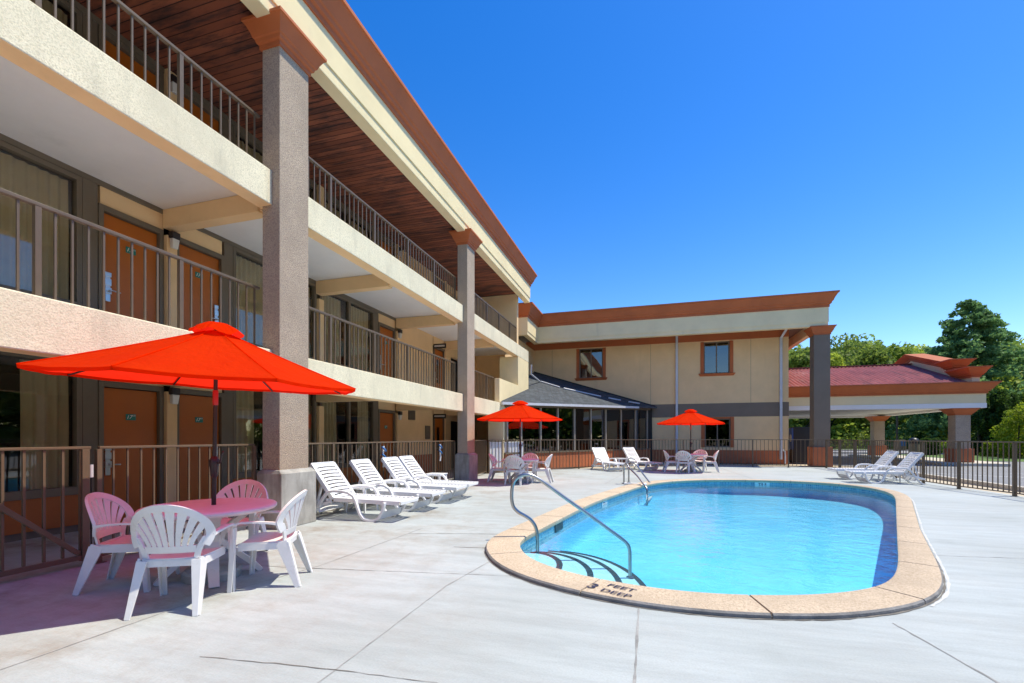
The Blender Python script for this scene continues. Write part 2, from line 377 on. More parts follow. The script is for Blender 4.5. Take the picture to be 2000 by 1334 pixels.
def leaf_mat(name, dark, light, tr=.5):
    m, nt, b, L = nmat(name)
    out = [n for n in nt.nodes if n.type == 'OUTPUT_MATERIAL'][0]
    n1 = node(nt, 'ShaderNodeTexNoise', Scale=.55, Detail=5, Roughness=.7); L.new(coords(nt), n1.inputs['Vector'])
    r1 = ramp(nt, [(.35, dark), (.65, light)]); L.new(n1.outputs['Fac'], r1.inputs['Fac'])
    L.new(r1.outputs['Color'], b.inputs['Base Color']); b.inputs['Roughness'].default_value = .6; b.inputs['Specular IOR Level'].default_value = .25
    tl = nt.nodes.new('ShaderNodeBsdfTranslucent'); L.new(r1.outputs['Color'], tl.inputs['Color'])
    mx = nt.nodes.new('ShaderNodeMixShader'); mx.inputs[0].default_value = tr
    L.new(b.outputs[0], mx.inputs[1]); L.new(tl.outputs[0], mx.inputs[2]); L.new(mx.outputs[0], out.inputs['Surface'])
    return m
M['leaf_pine'] = leaf_mat('pine_needles', (.12,.18,.034), (.29,.37,.07))
M['leaf_yellow'] = leaf_mat('yellow_green_leaves', (.30,.38,.045), (.58,.64,.10))
M['leaf_mid'] = leaf_mat('mid_green_leaves', (.16,.25,.04), (.37,.47,.08))
M['leaf_blue'] = leaf_mat('blue_green_foliage', (.085,.19,.065), (.22,.37,.13))
M['leaf_dark'] = leaf_mat('dark_arborvitae', (.03,.07,.014), (.10,.17,.03))
M['leaf_gold'] = leaf_mat('golden_arborvitae', (.18,.25,.015), (.40,.46,.04))

def roof_mat():
    m, nt, b, L = nmat('faded_red_corrugated_metal')
    vec = coords(nt)
    n1 = node(nt, 'ShaderNodeTexNoise', Scale=.5, Detail=7, Roughness=.7); L.new(vec, n1.inputs['Vector'])
    r1 = ramp(nt, [(.3, (.29,.062,.055)), (.6, (.43,.12,.105)), (.8, (.55,.31,.27))]); L.new(n1.outputs['Fac'], r1.inputs['Fac'])
    n2 = node(nt, 'ShaderNodeTexNoise', Scale=2.2, Detail=7, Roughness=.75); L.new(coords(nt, (2.4,.25,.25)), n2.inputs['Vector'])
    r2 = ramp(nt, [(.5, (0,0,0)), (.7, (.8,.8,.8))]); L.new(n2.outputs['Fac'], r2.inputs['Fac'])
    c = mixc(nt, r2.outputs['Color'], r1.outputs['Color'], (.075,.035,.035))
    sx = nt.nodes.new('ShaderNodeSeparateXYZ'); L.new(vec, sx.inputs[0])
    mu = node(nt, 'ShaderNodeMath', operation='MULTIPLY_ADD'); mu.inputs[1].default_value = 1/.21; mu.inputs[2].default_value = .25; L.new(sx.outputs[0], mu.inputs[0])
    fr = node(nt, 'ShaderNodeMath', operation='FRACT'); L.new(mu.outputs[0], fr.inputs[0])
    rv = ramp(nt, [(0, (1,1,1)), (.30, (1,1,1)), (.45, (.40,.36,.36)), (.6, (.40,.36,.36)), (.78, (1,1,1))]); L.new(fr.outputs[0], rv.inputs['Fac'])
    n3 = node(nt, 'ShaderNodeTexNoise', Scale=1.2, Detail=5); L.new(coords(nt, (3,.4,.4)), n3.inputs['Vector'])
    r3 = ramp(nt, [(.35, (.35,.35,.35)), (.6, (1,1,1))]); L.new(n3.outputs['Fac'], r3.inputs['Fac'])
    c = mixc(nt, r3.outputs['Color'], c, mixc(nt, 1, c, rv.outputs['Color'], 'MULTIPLY'))
    L.new(c, b.inputs['Base Color']); b.inputs['Roughness'].default_value = .6
    return m
M['red_roof'] = roof_mat()
def shingle_mat():
    m, nt, b, L = nmat('grey_asphalt_shingle')
    vec = coords(nt)
    br = nt.nodes.new('ShaderNodeTexBrick'); br.inputs['Scale'].default_value = 1; br.inputs['Brick Width'].default_value = .3; br.inputs['Row Height'].default_value = .16
    br.inputs['Mortar Size'].default_value = .012; br.inputs['Color1'].default_value = (.095,.11,.125,1); br.inputs['Color2'].default_value = (.05,.058,.066,1); br.inputs['Mortar'].default_value = (.04,.045,.05,1)
    mp = nt.nodes.new('ShaderNodeMapping'); mp.inputs['Rotation'].default_value = (0,0,R(-59)); L.new(vec, mp.inputs['Vector']); L.new(mp.outputs[0], br.inputs['Vector'])
    n1 = node(nt, 'ShaderNodeTexNoise', Scale=14, Detail=4); L.new(vec, n1.inputs['Vector'])
    r1 = ramp(nt, [(.3, (.65,.65,.65)), (.7, (1.1,1.1,1.1))]); L.new(n1.outputs['Fac'], r1.inputs['Fac'])
    c = mixc(nt, 1, br.outputs['Color'], r1.outputs['Color'], 'MULTIPLY')
    L.new(c, b.inputs['Base Color']); b.inputs['Roughness'].default_value = .95
    bp = node(nt, 'ShaderNodeBump', Strength=.6, Distance=.02); L.new(br.outputs['Fac'], bp.inputs['Height']); bp.invert = True; L.new(bp.outputs['Normal'], b.inputs['Normal'])
    return m
M['shingle'] = shingle_mat()
SUN_E, SKY_E, SKY_SAT, SKY_HUE, EXPO, WB_T, WB_TINT = 2.05, .095, 1.42, .514, 1.45, 7300, 7
# ================================================================== POOL
inner_px = [(1008,1063),(1041,1095),(1084,1109),(1142,1125),(1205,1137),(1268,1146.5),(1345,1156),(1420,1160.5),(1490,1162.5),(1564,1162),(1630,1159),(1690,1151.5),(1727,1142),(1751,1124),
            (1757,1094),(1755,1055),(1753,1020),(1751.5,992),(1748.5,969),(1730,958.5),(1700,951.8),(1660,946.4),(1610,942.2),(1560,939.4),(1510,937.6),(1460,936.8),(1415,936.4),(1380,936.6),(1345,937.4),(1315,938.9),(1290,941.2),(1272,944),(1250,948.8),
            (1214,960.7),(1165,977.6),(1128,994.5),(1097,1010),(1062,1027.5),(1034,1041.5),(1014,1052.5)]
pts = [onZ(u, v, .05).xy for u, v in inner_px]
def closed_spline(P, per=8):
    out = []; n = len(P)
    for i in range(n):
        p0, p1, p2, p3 = P[i-1], P[i], P[(i+1) % n], P[(i+2) % n]
        for k in range(per):
            t = k/per
            out.append(.5*((2*p1)+(p2-p0)*t+(2*p0-5*p1+4*p2-p3)*t*t+(3*p1-p0-3*p2+p3)*t**3))
    return out
def resample(P, n):
    L = [0]
    for i in range(len(P)): L.append(L[-1]+(P[(i+1) % len(P)]-P[i]).length)
    T = L[-1]; out = []; j = 0
    for k in range(n):
        s = T*k/n
        while L[j+1] < s: j += 1
        t = (s-L[j])/(L[j+1]-L[j]); out.append(P[j].lerp(P[(j+1) % len(P)], t))
    return out, T
sp, _ = resample(closed_spline(pts), 240)
for _ in range(10):      # fair the outline
    sp = [sp[i]*.5+(sp[i-1]+sp[(i+1) % len(sp)])*.25 for i in range(len(sp))]
sp, PER = resample(sp, 240)
area = sum(sp[i].x*sp[(i+1) % 240].y-sp[(i+1) % 240].x*sp[i].y for i in range(240))
if area < 0: sp.reverse()
def off(P, d):
    n = len(P); out = []
    for i in range(n):
        t = (P[(i+1) % n]-P[i-1]).normalized(); out.append(P[i]+Vector((t.y, -t.x))*d)
    return out
INNER = sp
COPW = .42
def cop_w(p): t = max(0, min(1, (p.x-1.2)/2.4)); return COPW-.16*t
def off_w(P, d):
    return [a+(b-a)*(cop_w(a)/COPW) for a, b in zip(P, off(P, d))]
pool = thing('swimming_pool', 'oval in-ground swimming pool with tan coping and blue tiled waterline', 'swimming pool', (0,0,0))
# coping with joint grooves
def ring_surface():
    mb = MB(); n = 240
    prof = [(0,-.03),(-.012,.0),(-.012,.035),(.008,.05),(COPW-.015,.045),(COPW,.03),(COPW,-.02)]
    offs = {o: (off_w if o > .1 else off)(INNER, o) for o, _ in prof}
    joint_every = 10; ph = min(range(n), key=lambda q: (INNER[q]-onZ(1178, 1132, .05).xy).length) % 10
    st = []            # stations (index float, lowered)
    for i in range(n):
        if i % joint_every == ph:
            st += [(i-.07, 0), (i-.045, 1), (i+.045, 1), (i+.07, 0)]
        else: st.append((i, 0))
    k = len(prof)
    def at(P, f):
        i = math.floor(f) % n; t = f-math.floor(f); return P[i].lerp(P[(i+1) % n], t)
    vs = []
    for f, low in st:
        for o, z in prof:
            p = at(offs[o], f); zz = z-(.014 if low and z > .02 else 0); vs.append((p.x, p.y, zz))
    fs = []; ms = []
    N = len(st)
    for a in range(N):
        b = (a+1) % N
        for j in range(k-1):
            fs.append((a*k+j, b*k+j, b*k+j+1, a*k+j+1))
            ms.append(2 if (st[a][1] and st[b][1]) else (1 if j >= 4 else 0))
    mb.v = vs; mb.f = fs; mb.m = ms
    return mb
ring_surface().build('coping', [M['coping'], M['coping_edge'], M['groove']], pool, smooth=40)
OUTER = off_w(INNER, COPW)
# walls, waterline tile, floor
wl = off(INNER, .03)
WATER_Z = -.095
def floor_z(p):
    t = max(0, min(1, (p.y-6.0)/8.5)); s = max(0, min(1, (p.x+1.5)/3.2))
    return -(.90-.44*t)*(.82+.18*s)
mb = MB(); n = 240; vs = []; s = 0
for i in range(n+1):
    p = wl[i % n]; vs += [(p.x, p.y, -.03), (p.x, p.y, -.24)]
mb.add(vs, [(i*2, i*2+2, i*2+3, i*2+1) for i in range(n)])
band = mb.build('waterline_tile', M['tile'], pool, fix=False)
uv = band.data.uv_layers.new(name='UVMap'); seg = PER/n
for poly in band.data.polygons:
    i = poly.index
    for li, (uu, vv) in zip(poly.loop_indices, ((i*seg, .21), ((i+1)*seg, .21), ((i+1)*seg, 0), (i*seg, 0))): uv.data[li].uv = (uu, vv)
mb = MB(); rings = []
cen = Vector((1.9, 10.4))
levels = [(0, -.24), (0, None), (.02, None)]
prof = []
for i in range(n):
    p = wl[i]; fz = floor_z(p); q = p.lerp(cen, .03)
    prof.append([(p.x, p.y, -.24), (p.x, p.y, fz*.80), (p.lerp(cen, .012).x, p.lerp(cen, .012).y, fz*.95), (q.x, q.y, floor_z(q))] +
                [(p.lerp(cen, t).x, p.lerp(cen, t).y, floor_z(p.lerp(cen, t))) for t in (.2,.4,.6,.8,.97)])
k = len(prof[0]); vs = [c for row in prof for c in row]
fs = [(i*k+j, ((i+1) % n)*k+j, ((i+1) % n)*k+j+1, i*k+j+1) for i in range(n) for j in range(k-1)]
fs.append(tuple(i*k+k-1 for i in range(n)))
MB().add(vs, fs).build('basin', M['plaster'], pool, smooth=40, fix=False)
# corner steps with dark edge tiles
SC = Vector((-1.5, 5.4)); step_spec = [(.49,.73,-.17),(.86,1.21,-.28),(1.21,1.78,-.40),(1.55,2.35,-.53)]
for rx, ry, z in step_spec:
    ell = [(SC.x+rx*math.cos(t*math.pi/32), SC.y+ry*math.sin(t*math.pi/32)) for t in range(64)]
    ell = [(p[0] if p[0] > -1.72 else -1.72, p[1] if p[1] > 4.6 else 4.6) for p in ell]
    st = MB().prism(ell, -1.2, z).build('step', M['step_plaster'], pool)
    mb = MB(); vs = []; m_ = 40
    for q in range(m_+1):
        t = R(-50+148*q/m_)
        for d in (.0, -.075): vs.append((SC.x+(rx+d)*math.cos(t), SC.y+(ry+d)*math.sin(t), z+.004))
    mb.add(vs, [(q*2, q*2+1, q*2+3, q*2+2) for q in range(m_)])
    mb.build('edge_tile', M['step_edge'], st)
# stencilled depth lettering on the coping, following its edge
def on_coping(u, v): return onZ(u, v, .056)
a = onZ(1185, 1150.5, .05); b = onZ(1245, 1162, .05)
mb = MB()
def lettering(body, u, v, size, ang, shear=.0, wide=1.0):
    p = onZ(u, v, .0545); Mx = Matrix.Translation(p) @ Matrix.Rotation(ang, 4, 'Z') @ Matrix.Diagonal((wide, 1, 1, 1))
    mb.text(body, size, Mx)
lettering('3', 1157.5, 1144.2, .18, R(-24), 0, 1.15)
lettering('FEET', 1213.5, 1147.6, .108, R(-24), 0, 1.2)
lettering('DEEP', 1202.5, 1157.6, .105, R(-24), 0, 1.2)
mb.build('depth_lettering', M['navy'], pool)
# white depth tiles let into the waterline
def depth_tile(u, v, w, body):
    p = onZ(u, v, -.1).xy; i = min(range(n), key=lambda q: (wl[q]-p).length)
    t = (wl[(i+2) % n]-wl[i-2]).normalized(); nn = Vector((-t.y, t.x)); c = wl[i]+nn*.012
    Mx = Matrix(((t.x, 0, nn.x, c.x), (t.y, 0, nn.y, c.y), (0, 1, 0, -.105), (0,0,0,1)))
    mb = MB(); mb.add([Mx @ Vector((x, y, zz)) for zz in (-.01, 0) for x, y in ((-w/2,-.075),(w/2,-.075),(w/2,.075),(-w/2,.075))],
                      [(0,3,2,1),(4,5,6,7),(0,1,5,4),(1,2,6,5),(2,3,7,6),(3,0,4,7)])
    mb.text(body, .13, Mx @ Matrix.Translation((0,0,.002)), 1)
    mb.build('depth_tile', [M['white_paint'], M['navy']], pool)
depth_tile(1487, 945, .42, '5 FT')
depth_tile(1196, 985, .34, '3 FT')
# skimmer mouth
i = min(range(n), key=lambda q: (wl[q]-onZ(1085, 1028, -.1).xy).length)
t = (wl[(i+2) % n]-wl[i-2]).normalized(); nn = Vector((-t.y, t.x)); c = wl[i]+nn*.008
MB().bar((c.x-t.x*.2, c.y-t.y*.2, -.10), (c.x+t.x*.2, c.y+t.y*.2, -.10), .012, .13).build('skimmer_mouth', M['black'], pool)
# water surface
wz = MB(); wz.sheet([[p for p in wl]], WATER_Z)
structure(wz.build('water', M['water'], None, smooth=30, fix=False))

# ================================================================== GROUND
big = [(-140,-90),(140,-90),(140,170),(-140,170)]
structure(MB().sheet([big, list(reversed(OUTER))], -.03).build('ground', M['tan_ground'], fix=False))
deck_out = [(-8.4,-8),(8.45,-8),(8.45,13.5),(8.2,19),(8.0,24.6),(3.0,24.5),(.2,22.9),(-3.2,20.6),(-4.3,19.6),(-5.2,18.9),(-6.2,21.2),(-8.4,21.2)]
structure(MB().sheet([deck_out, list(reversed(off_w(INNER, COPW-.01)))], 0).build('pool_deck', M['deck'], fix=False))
# control joints and cracks: thin strips 3 mm above the deck
random.seed(5)
jm = MB(); cm = MB(); pm = MB()
def strip(mbx, pts, w, jit=0, z=.003, step=.07):
    P = [Vector((p[0], p[1])) for p in pts]; Q = []
    for a, b in zip(P, P[1:]):
        m_ = max(2, int((b-a).length/step)); Q += [a.lerp(b, q/m_) for q in range(m_)]
    Q.append(P[-1]); vs = []
    for i, p in enumerate(Q):
        t = (Q[min(i+1, len(Q)-1)]-Q[max(i-1, 0)]).normalized(); nn = Vector((-t.y, t.x))
        p = p+nn*random.uniform(-jit, jit); ww = w*random.uniform(.35, 1.3) if jit else w
        vs += [(p.x-nn.x*ww/2, p.y-nn.y*ww/2, z), (p.x+nn.x*ww/2, p.y+nn.y*ww/2, z)]
    mbx.add(vs, [(i*2, i*2+2, i*2+3, i*2+1) for i in range(len(Q)-1)])
strip(jm, [(-3.85,-3),(-3.74,1.91),(-3.72,3.0),(-3.45,4.2),(-3.35,6.4)], .012, .003)
strip(jm, [(-1.78,-3),(-1.81,2.2),(-1.84,3.97),(-1.72,5.0)], .014, .003)
strip(jm, [(-.08,-3),(-.085,2.72),(-.09,3.98)], .016, .002)
strip(jm, [(1.9,-3),(1.9,3.31),(1.75,4.15)], .014, .003)
strip(jm, [(-4.6,3.98),(-3.75,4.05),(-1.34,4.45)], .010, .003)
strip(jm, [(3.2,6.66),(4.13,6.79),(8.2,7.3)], .012, .003)
strip(jm, [(-4.0,13.0),(-.9,12.7)], .010, .003)
strip(jm, [(-.8,25),(-1.0,18.0),(-1.3,14.0)], .012, .003)
strip(jm, [(3.0,24.0),(3.3,17.2)], .012, .003)
strip(jm, [(-4.2,17.0),(-.2,17.6),(7.8,18.5)], .012, .003)
strip(cm, [(-2.75,2.24),(-2.3,2.30),(-1.87,2.34)], .008, .007)
strip(cm, [(-1.87,2.345),(-1.17,2.39),(-.5,2.2)], .007, .004)
strip(cm, [(-3.35,5.97),(-2.7,6.17),(-2.1,6.32)], .015, .004)
strip(cm, [(-2.4,5.42),(-1.98,5.48)], .016, .004)
strip(cm, [(7.0,24.0),(8.3,19.6)], .02, .004)
strip(cm, [(-3.7,4.05),(-3.0,4.18)], .007, .006)
ow = off_w(INNER, COPW+.045)
i0 = min(range(n), key=lambda q: (ow[q]-Vector((2.2, 4.6))).length)
strip(pm, [ow[(i0+q*2) % n] for q in range(0, 40)], .026, .002, .004)
i1 = min(range(n), key=lambda q: (ow[q]-Vector((-.3, 3.9))).length)
ow2 = off_w(INNER, COPW+.012)
strip(cm, [ow2[(i1+q) % n] for q in range(-14, 34)], .018, .004, .005)
structure(jm.build('deck_joints', M['joint'])); structure(cm.build('deck_cracks', M['crack'])); structure(pm.build('joint_sealant', M['patch']))
# asphalt, kerbs, road, lawn
structure(MB().sheet([[(9.5,-40),(90,-40),(90,47),(7.2,47),(7.2,31),(8.6,28.2),(9.5,25)]], -.02).build('asphalt', M['asphalt'], fix=False))
structure(MB().sheet([[(-60,47),(90,47),(90,56),(-60,56)]], -.016).build('road', M['road'], fix=False))
structure(MB().sheet([[(-100,56),(100,56),(100,160),(-100,160)]], -.012).build('lawn', M['grass'], fix=False))
structure(MB().sheet([[(16.5,34),(60,34),(60,46),(17.2,46)]], -.012).build('grass_verge', M['grass'], fix=False))
kb = MB(); kb.bar((9.35,-40,.02), (9.35,24.5,.02), .16, .16); kb.bar((7.3,46.9,.03), (90,46.9,.03), .25, .14); kb.bar((-60,56.1,.04), (90,56.1,.04), .5, .14)
structure(kb.build('kerb', M['kerb']))
structure(MB().prism([(13.9,28.1),(16.6,28.1),(17.0,29),(17.0,39.6),(16.2,40.2),(14.4,40.2),(13.9,39.5)], -.02, .13).build('kerb_island', M['kerb'], bevel=.02))
pl = MB()
for q in range(3): strip(pl, [(10.2+q*3.2,22.45+q*.4),(13.8+q*3.2,19.7+q*.4)], .1, 0, -.015)
strip(pl, [(9.8,26.6),(13.8,26.6)], .1, 0, -.015)
structure(pl.build('road_markings', M['road_paint']))
# ================================================================== MOTEL WING (left)
XW = -8.15; XS = -5.54; YE = 21.2; Y0 = -1.83
FL = [0.0, 2.74, 5.48]
wing = thing('motel_wing', 'three storey cream motel wing with open balconies, orange doors and taupe columns', 'motel', (0,0,0))
COLS = [-1.83, 5.68, 13.19]
CORN = lambda z0, h, o: [(0,z0),(o*.14,z0),(o*.14,z0+h*.17),(o*.30,z0+h*.22),(o*.36,z0+h*.34),(o*.46,z0+h*.38),(o*.60,z0+h*.58),(o*.86,z0+h*.84),(o*.90,z0+h*.88),(o,z0+h*.89),(o,z0+h),(0,z0+h)]
# columns
for y in COLS:
    sh = MB().box(-5.73, -5.40, y+.02, y+.64, .80, 7.60).build('column', M['column'], wing, bevel=.012)
    pd = MB(); pd.add([(-5.80,y-.02,0),(-5.33,y-.02,0),(-5.33,y+.74,0),(-5.80,y+.74,0),(-5.80,y-.02,.84),(-5.33,y-.02,.84),(-5.33,y+.74,.84),(-5.80,y+.74,.84),
            (-5.755,y+.0,.90),(-5.385,y+.0,.90),(-5.385,y+.69,.90),(-5.755,y+.69,.90)],
           [(3,2,1,0),(0,1,5,4),(1,2,6,5),(2,3,7,6),(3,0,4,7),(4,5,9,8),(5,6,10,9),(6,7,11,10),(7,4,8,11),(8,9,10,11)])
    pd.build('pedestal', M['pedestal'], sh, bevel=.012)
    MB().sweep([(-5.73,y+.02),(-5.40,y+.02),(-5.40,y+.64),(-5.73,y+.64)], CORN(7.36,.38,.20), closed=True).build('capital', M['terra'], sh, smooth=30)
# floor slabs: edge beam + deck
segs = [(-6, COLS[0]+.02), (COLS[0]+.64, COLS[1]+.02), (COLS[1]+.64, COLS[2]+.02), (COLS[2]+.64, YE)]
for zt, zb in ((2.74, 2.20), (5.48, 4.95)):
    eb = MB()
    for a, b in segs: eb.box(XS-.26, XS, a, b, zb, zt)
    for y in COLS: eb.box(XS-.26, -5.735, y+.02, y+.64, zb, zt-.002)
    eb.m = [1 if q % 6 == 0 else 0 for q in range(len(eb.f))]  # underside faces get a warmer cream: light bounced from below, put into the colour
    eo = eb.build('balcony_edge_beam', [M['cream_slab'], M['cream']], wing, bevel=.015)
    MB().box(XW-.2, XS-.262, -6, YE-.005, zt-.10, zt-.02).build('balcony_slab', M['white_soffit'], wing)
    for k in range(-1, 5):
        yc = 6.07+3.845*(k-1)
        bb = MB(); bb.box(XW+.0, -6.08, yc-.12, yc+.10, zb+.10, zt-.104)
        bb.box(-6.08, -6.02, yc-.08, yc+.06, zb+.13, zt-.104)
        bb.build('bracket_beam', M['cream'], wing, bevel=.01)
# roof: fascia beam, cornice, soffit
MB().box(-5.66, -5.40, -6, 20.9, 7.69, 8.47).build('roof_fascia', M['fascia'], wing, bevel=.012)
fg = MB().box(-5.40, -5.375, -6, 20.9, 7.90, 8.46).build('fascia_panel', M['fascia'], wing, bevel=.004)
MB().sweep([(-5.38,-6),(-5.38,20.9),(-9.5,20.9)], CORN(8.46,.58,.28)).build('cornice', M['terra'], wing, smooth=30)
MB().box(-14, -5.42, -6, 20.88, 8.86, 8.94).build('roof', M['ridge_dark'], wing)
MB().box(-8.35, -5.72, -6, 20.0, 7.87, 7.95).build('soffit', M['soffit'], wing)
MB().box(-5.72, -5.665, -6, 20.3, 7.80, 7.88).build('gutter', M['green_gutter'], wing)
# end walls and blocks behind
wl_ = MB()
wl_.box(XW, -5.77, 20.0, 20.25, 5.48, 8.85)
wl_.box(-14, -13.8, -6, 21, 0, 8.9)
wl_.box(-14, XW-1.3, 20.9, 21.1, 0, 8.85); wl_.box(-14, XW-.2, -6.2, -6, 0, 8.85)
# blank utility wall of the bay past the pair of doors and stair bay
for z in FL:
    H = 2.64 if z < 5 else 2.37
    wl_.box(XW-.18, XW-.01, 13.82, 16.40, z+(.75 if z == 0 else 0), z+H)
    wl_.box(XW-.18, XW-.01, 17.55, 18.1, z, z+H); wl_.box(XW-.18, XW-.01, 20.2, YE, z, z+H); wl_.box(XW-.18, XW-.01, 18.1, 20.2, z+2.1, z+H)
    wl_.box(XW-.1, XW-.02, 16.48, 17.47, z+2.30, z+H)
    for yc in (17.5, 13.80+2.7): pass
wl_.build('wall', M['cream'], wing)
MB().box(XW-.18, XW-.005, 13.82, 16.40, 0, .75).build('base_panel', M['terra_base'], wing)
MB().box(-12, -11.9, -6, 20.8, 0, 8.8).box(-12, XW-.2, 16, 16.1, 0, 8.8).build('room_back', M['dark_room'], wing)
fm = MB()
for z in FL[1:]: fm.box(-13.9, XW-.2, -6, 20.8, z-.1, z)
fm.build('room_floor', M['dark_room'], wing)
# parapet and pier at the stair end
pp = MB().box(XS-.2, XS, 16.80, 19.4, 2.745, 3.67).box(-6.4, XS, 19.4, YE-.01, 2.745, 4.945).box(-6.4, XS, 19.4, YE-.01, 0, 2.195).box(-6.2, XS-.02, 17.35, 17.75, 0, 2.195)
pp.build('parapet', M['fascia'], wing, bevel=.01)
MB().box(XW-.6, XW-.4, 17.9, 20.3, 0, 8).build('stair_recess', M['dark_room'], wing)
# wall posts
for k, yc in enumerate([-1.63, 2.22, 6.07, 9.93, 13.72, 17.5]):
    for z in FL:
        MB().box(XW-.2, XW+.07, yc-.09, yc+.09, z, z+(2.20 if z < 5 else 2.37)).build('wall_post', M['cream'], wing, bevel=.006)

def curtain(mb, y0, y1, z0, z1, x, amp=.035, wl=.13, seed=0):
    rnd = random.Random(seed); n_ = max(8, int((y1-y0)/.02)); vs = []
    ph = rnd.random()*6
    for i in range(n_+1):
        y = y0+(y1-y0)*i/n_
        w = amp*math.sin(2*math.pi*(y-y0)/wl+ph+.8*math.sin((y-y0)*5.1+ph))
        vs += [(x+w*.8, y, z0), (x+w, y, (z0+z1)/2), (x+w*.45, y, z1)]
    mb.add(vs, [(i*3+j, i*3+3+j, i*3+4+j, i*3+1+j) for i in range(n_) for j in range(2)])

def window(parent, y0, y1, z0, z1, mids, cur, seed, x=XW):
    f = MB(); t = .07
    f.box(x-.10, x, y0, y1, z0, z0+.12); f.box(x-.10, x, y0, y1, z1-t, z1)
    f.box(x-.10, x, y0, y0+t, z0+.12, z1-t); f.box(x-.10, x, y1-t, y1, z0+.12, z1-t)
    for m_ in mids: f.box(x-.085, x-.005, m_-.045, m_+.045, z0+.12, z1-t)
    w = f.build('window', M['brown_frame'], parent, bevel=.004)
    MB().box(x-.065, x-.058, y0+t, y1-t, z0+.12, z1-t).build('pane', M['glass'], w)
    if cur:
        c = MB()
        for q, (a, b) in enumerate(cur): curtain(c, a, b, z0+.08, z1-t-.01, x-.16, seed=seed+q)
        c.build('curtain', M['curtain'], w, smooth=180, fix=False)
    return w
def door(parent, y0, y1, z, lock_low, plate=True, glazed=False):
    """lock_low: lock on the low-y edge"""
    H = 2.18
    d = MB().box(XW-.10, XW-.055, y0, y1, z+.02, z+H)
    if glazed: d = MB().box(XW-.10, XW-.055, y0, y1, z+.02, z+.85).box(XW-.10, XW-.055, y0, y1, z+1.80, z+H).box(XW-.10, XW-.055, y0, y0+.28, z+.85, z+1.8).box(XW-.10, XW-.055, y1-.28, y1, z+.85, z+1.8)
    d = d.build('door', M['door'], parent, bevel=.004)
    f = MB().box(XW-.14, XW+.01, y0-.075, y0-.005, z, z+H+.10).box(XW-.14, XW+.01, y1+.005, y1+.075, z, z+H+.10).box(XW-.14, XW+.01, y0-.005, y1+.005, z+H+.012, z+H+.10)
    f.build('door_frame', M['brown_frame'], d, bevel=.004)
    if glazed: MB().box(XW-.085, XW-.07, y0+.28, y1-.28, z+.85, z+1.8).build('pane', M['dark_glass'], d)
    yl = y0+.075 if lock_low else y1-.075; s = 1 if lock_low else -1
    lk = MB().box(XW-.055, XW-.015, yl-.045, yl+.045, z+.92, z+1.02).box(XW-.055, XW-.02, yl-.045, yl+.045, z+1.05, z+1.16).box(XW-.055, XW-.03, yl-.035, yl+.035, z+.80, z+1.25)
    lk.box(XW-.055, XW-.02, yl-.045, yl+.045, z+1.19, z+1.26)
    lk.build('lock', M['steel'], d, bevel=.006)
    MB().tube([(XW-.02, yl, z+.97), (XW+.03, yl, z+.97), (XW+.035, yl+s*.03, z+.97), (XW+.03, yl+s*.14, z+.965)], .011, 8).build('handle', M['steel'], d, smooth=60)
    if plate:
        yc = (y0+y1)/2; mb = MB().box(XW-.054, XW-.046, yc-.075, yc+.075, z+1.68, z+1.78)
        Mx = Matrix(((0,0,1,XW-.0455),(1,0,0,yc-.03),(0,1,0,z+1.73),(0,0,0,1)))
        mb.text('17', .085, Mx, 1, shear=.3)
        mb.text('103', .034, Mx @ Matrix.Translation((.075,.025,0)), 1)
        mb.build('number_plate', [M['teal_sign'], M['white_paint']], d)
    return d
def room_front(pc, side, z, seed, three=False):
    """one motel room front: door next to the post at pc, picture window beyond; side -1: towards the camera"""
    H = 2.64 if z < 5 else 2.37
    g = lambda d: pc+side*d
    lohi = lambda a, b: (min(g(a), g(b)), max(g(a), g(b)))
    y0, y1 = lohi(.18, 1.02); door(wing, y0, y1, z, side < 0)
    y0, y1 = lohi(.09, 1.06)
    tp = MB().box(XW-.10, XW-.02, y0, y1, z+2.285, z+H-.08).build('transom_panel', M['cream'], wing)
    y0, y1 = lohi(1.10, 1.30)
    fr = MB().box(XW-.16, XW-.004, y0, y1, z, z+H-.08)
    a, b = lohi(.09, 3.76); fr.box(XW-.16, XW+.005, a, b, z+H-.08, z+H+.02)
    a, b = lohi(.09, .10); 
    fr.build('frame_panel', M['brown_frame'], wing, bevel=.004)
    y0, y1 = lohi(1.305, 3.755)
    zt = z+H-.085
    if three: ms = [(y0+y1)/2]
    else: ms = [g(1.305+1.62)]
    cur = [lohi(1.40, 1.40+(.55 if z < 1 else 2.2)), lohi(3.05, 3.70)]
    if three: cur = [lohi(1.4, 1.95), lohi(2.95, 3.7)] if z < 1 else [lohi(1.4, 2.45), lohi(2.75, 3.7)]
    window(wing, y0, y1, z+.55, zt, ms, cur, seed)
    MB().box(XW-.16, XW-.02, y0, y1, z+.10, z+.55).build('base_panel', M['orange_panel'], wing)
    MB().box(XW-.16, XW-.045, y0, y1, z, z+.10).build('skirting', M['brown_frame'], wing)
sd = 1
for z in FL:
    for pc, side in ((-1.63, 1), (6.07, -1), (6.07, 1), (13.72, -1)):
        room_front(pc, side, z, sd, three=(pc > 10)); sd += 3
    door(wing, 16.56, 17.39, z, True, plate=False, glazed=True)
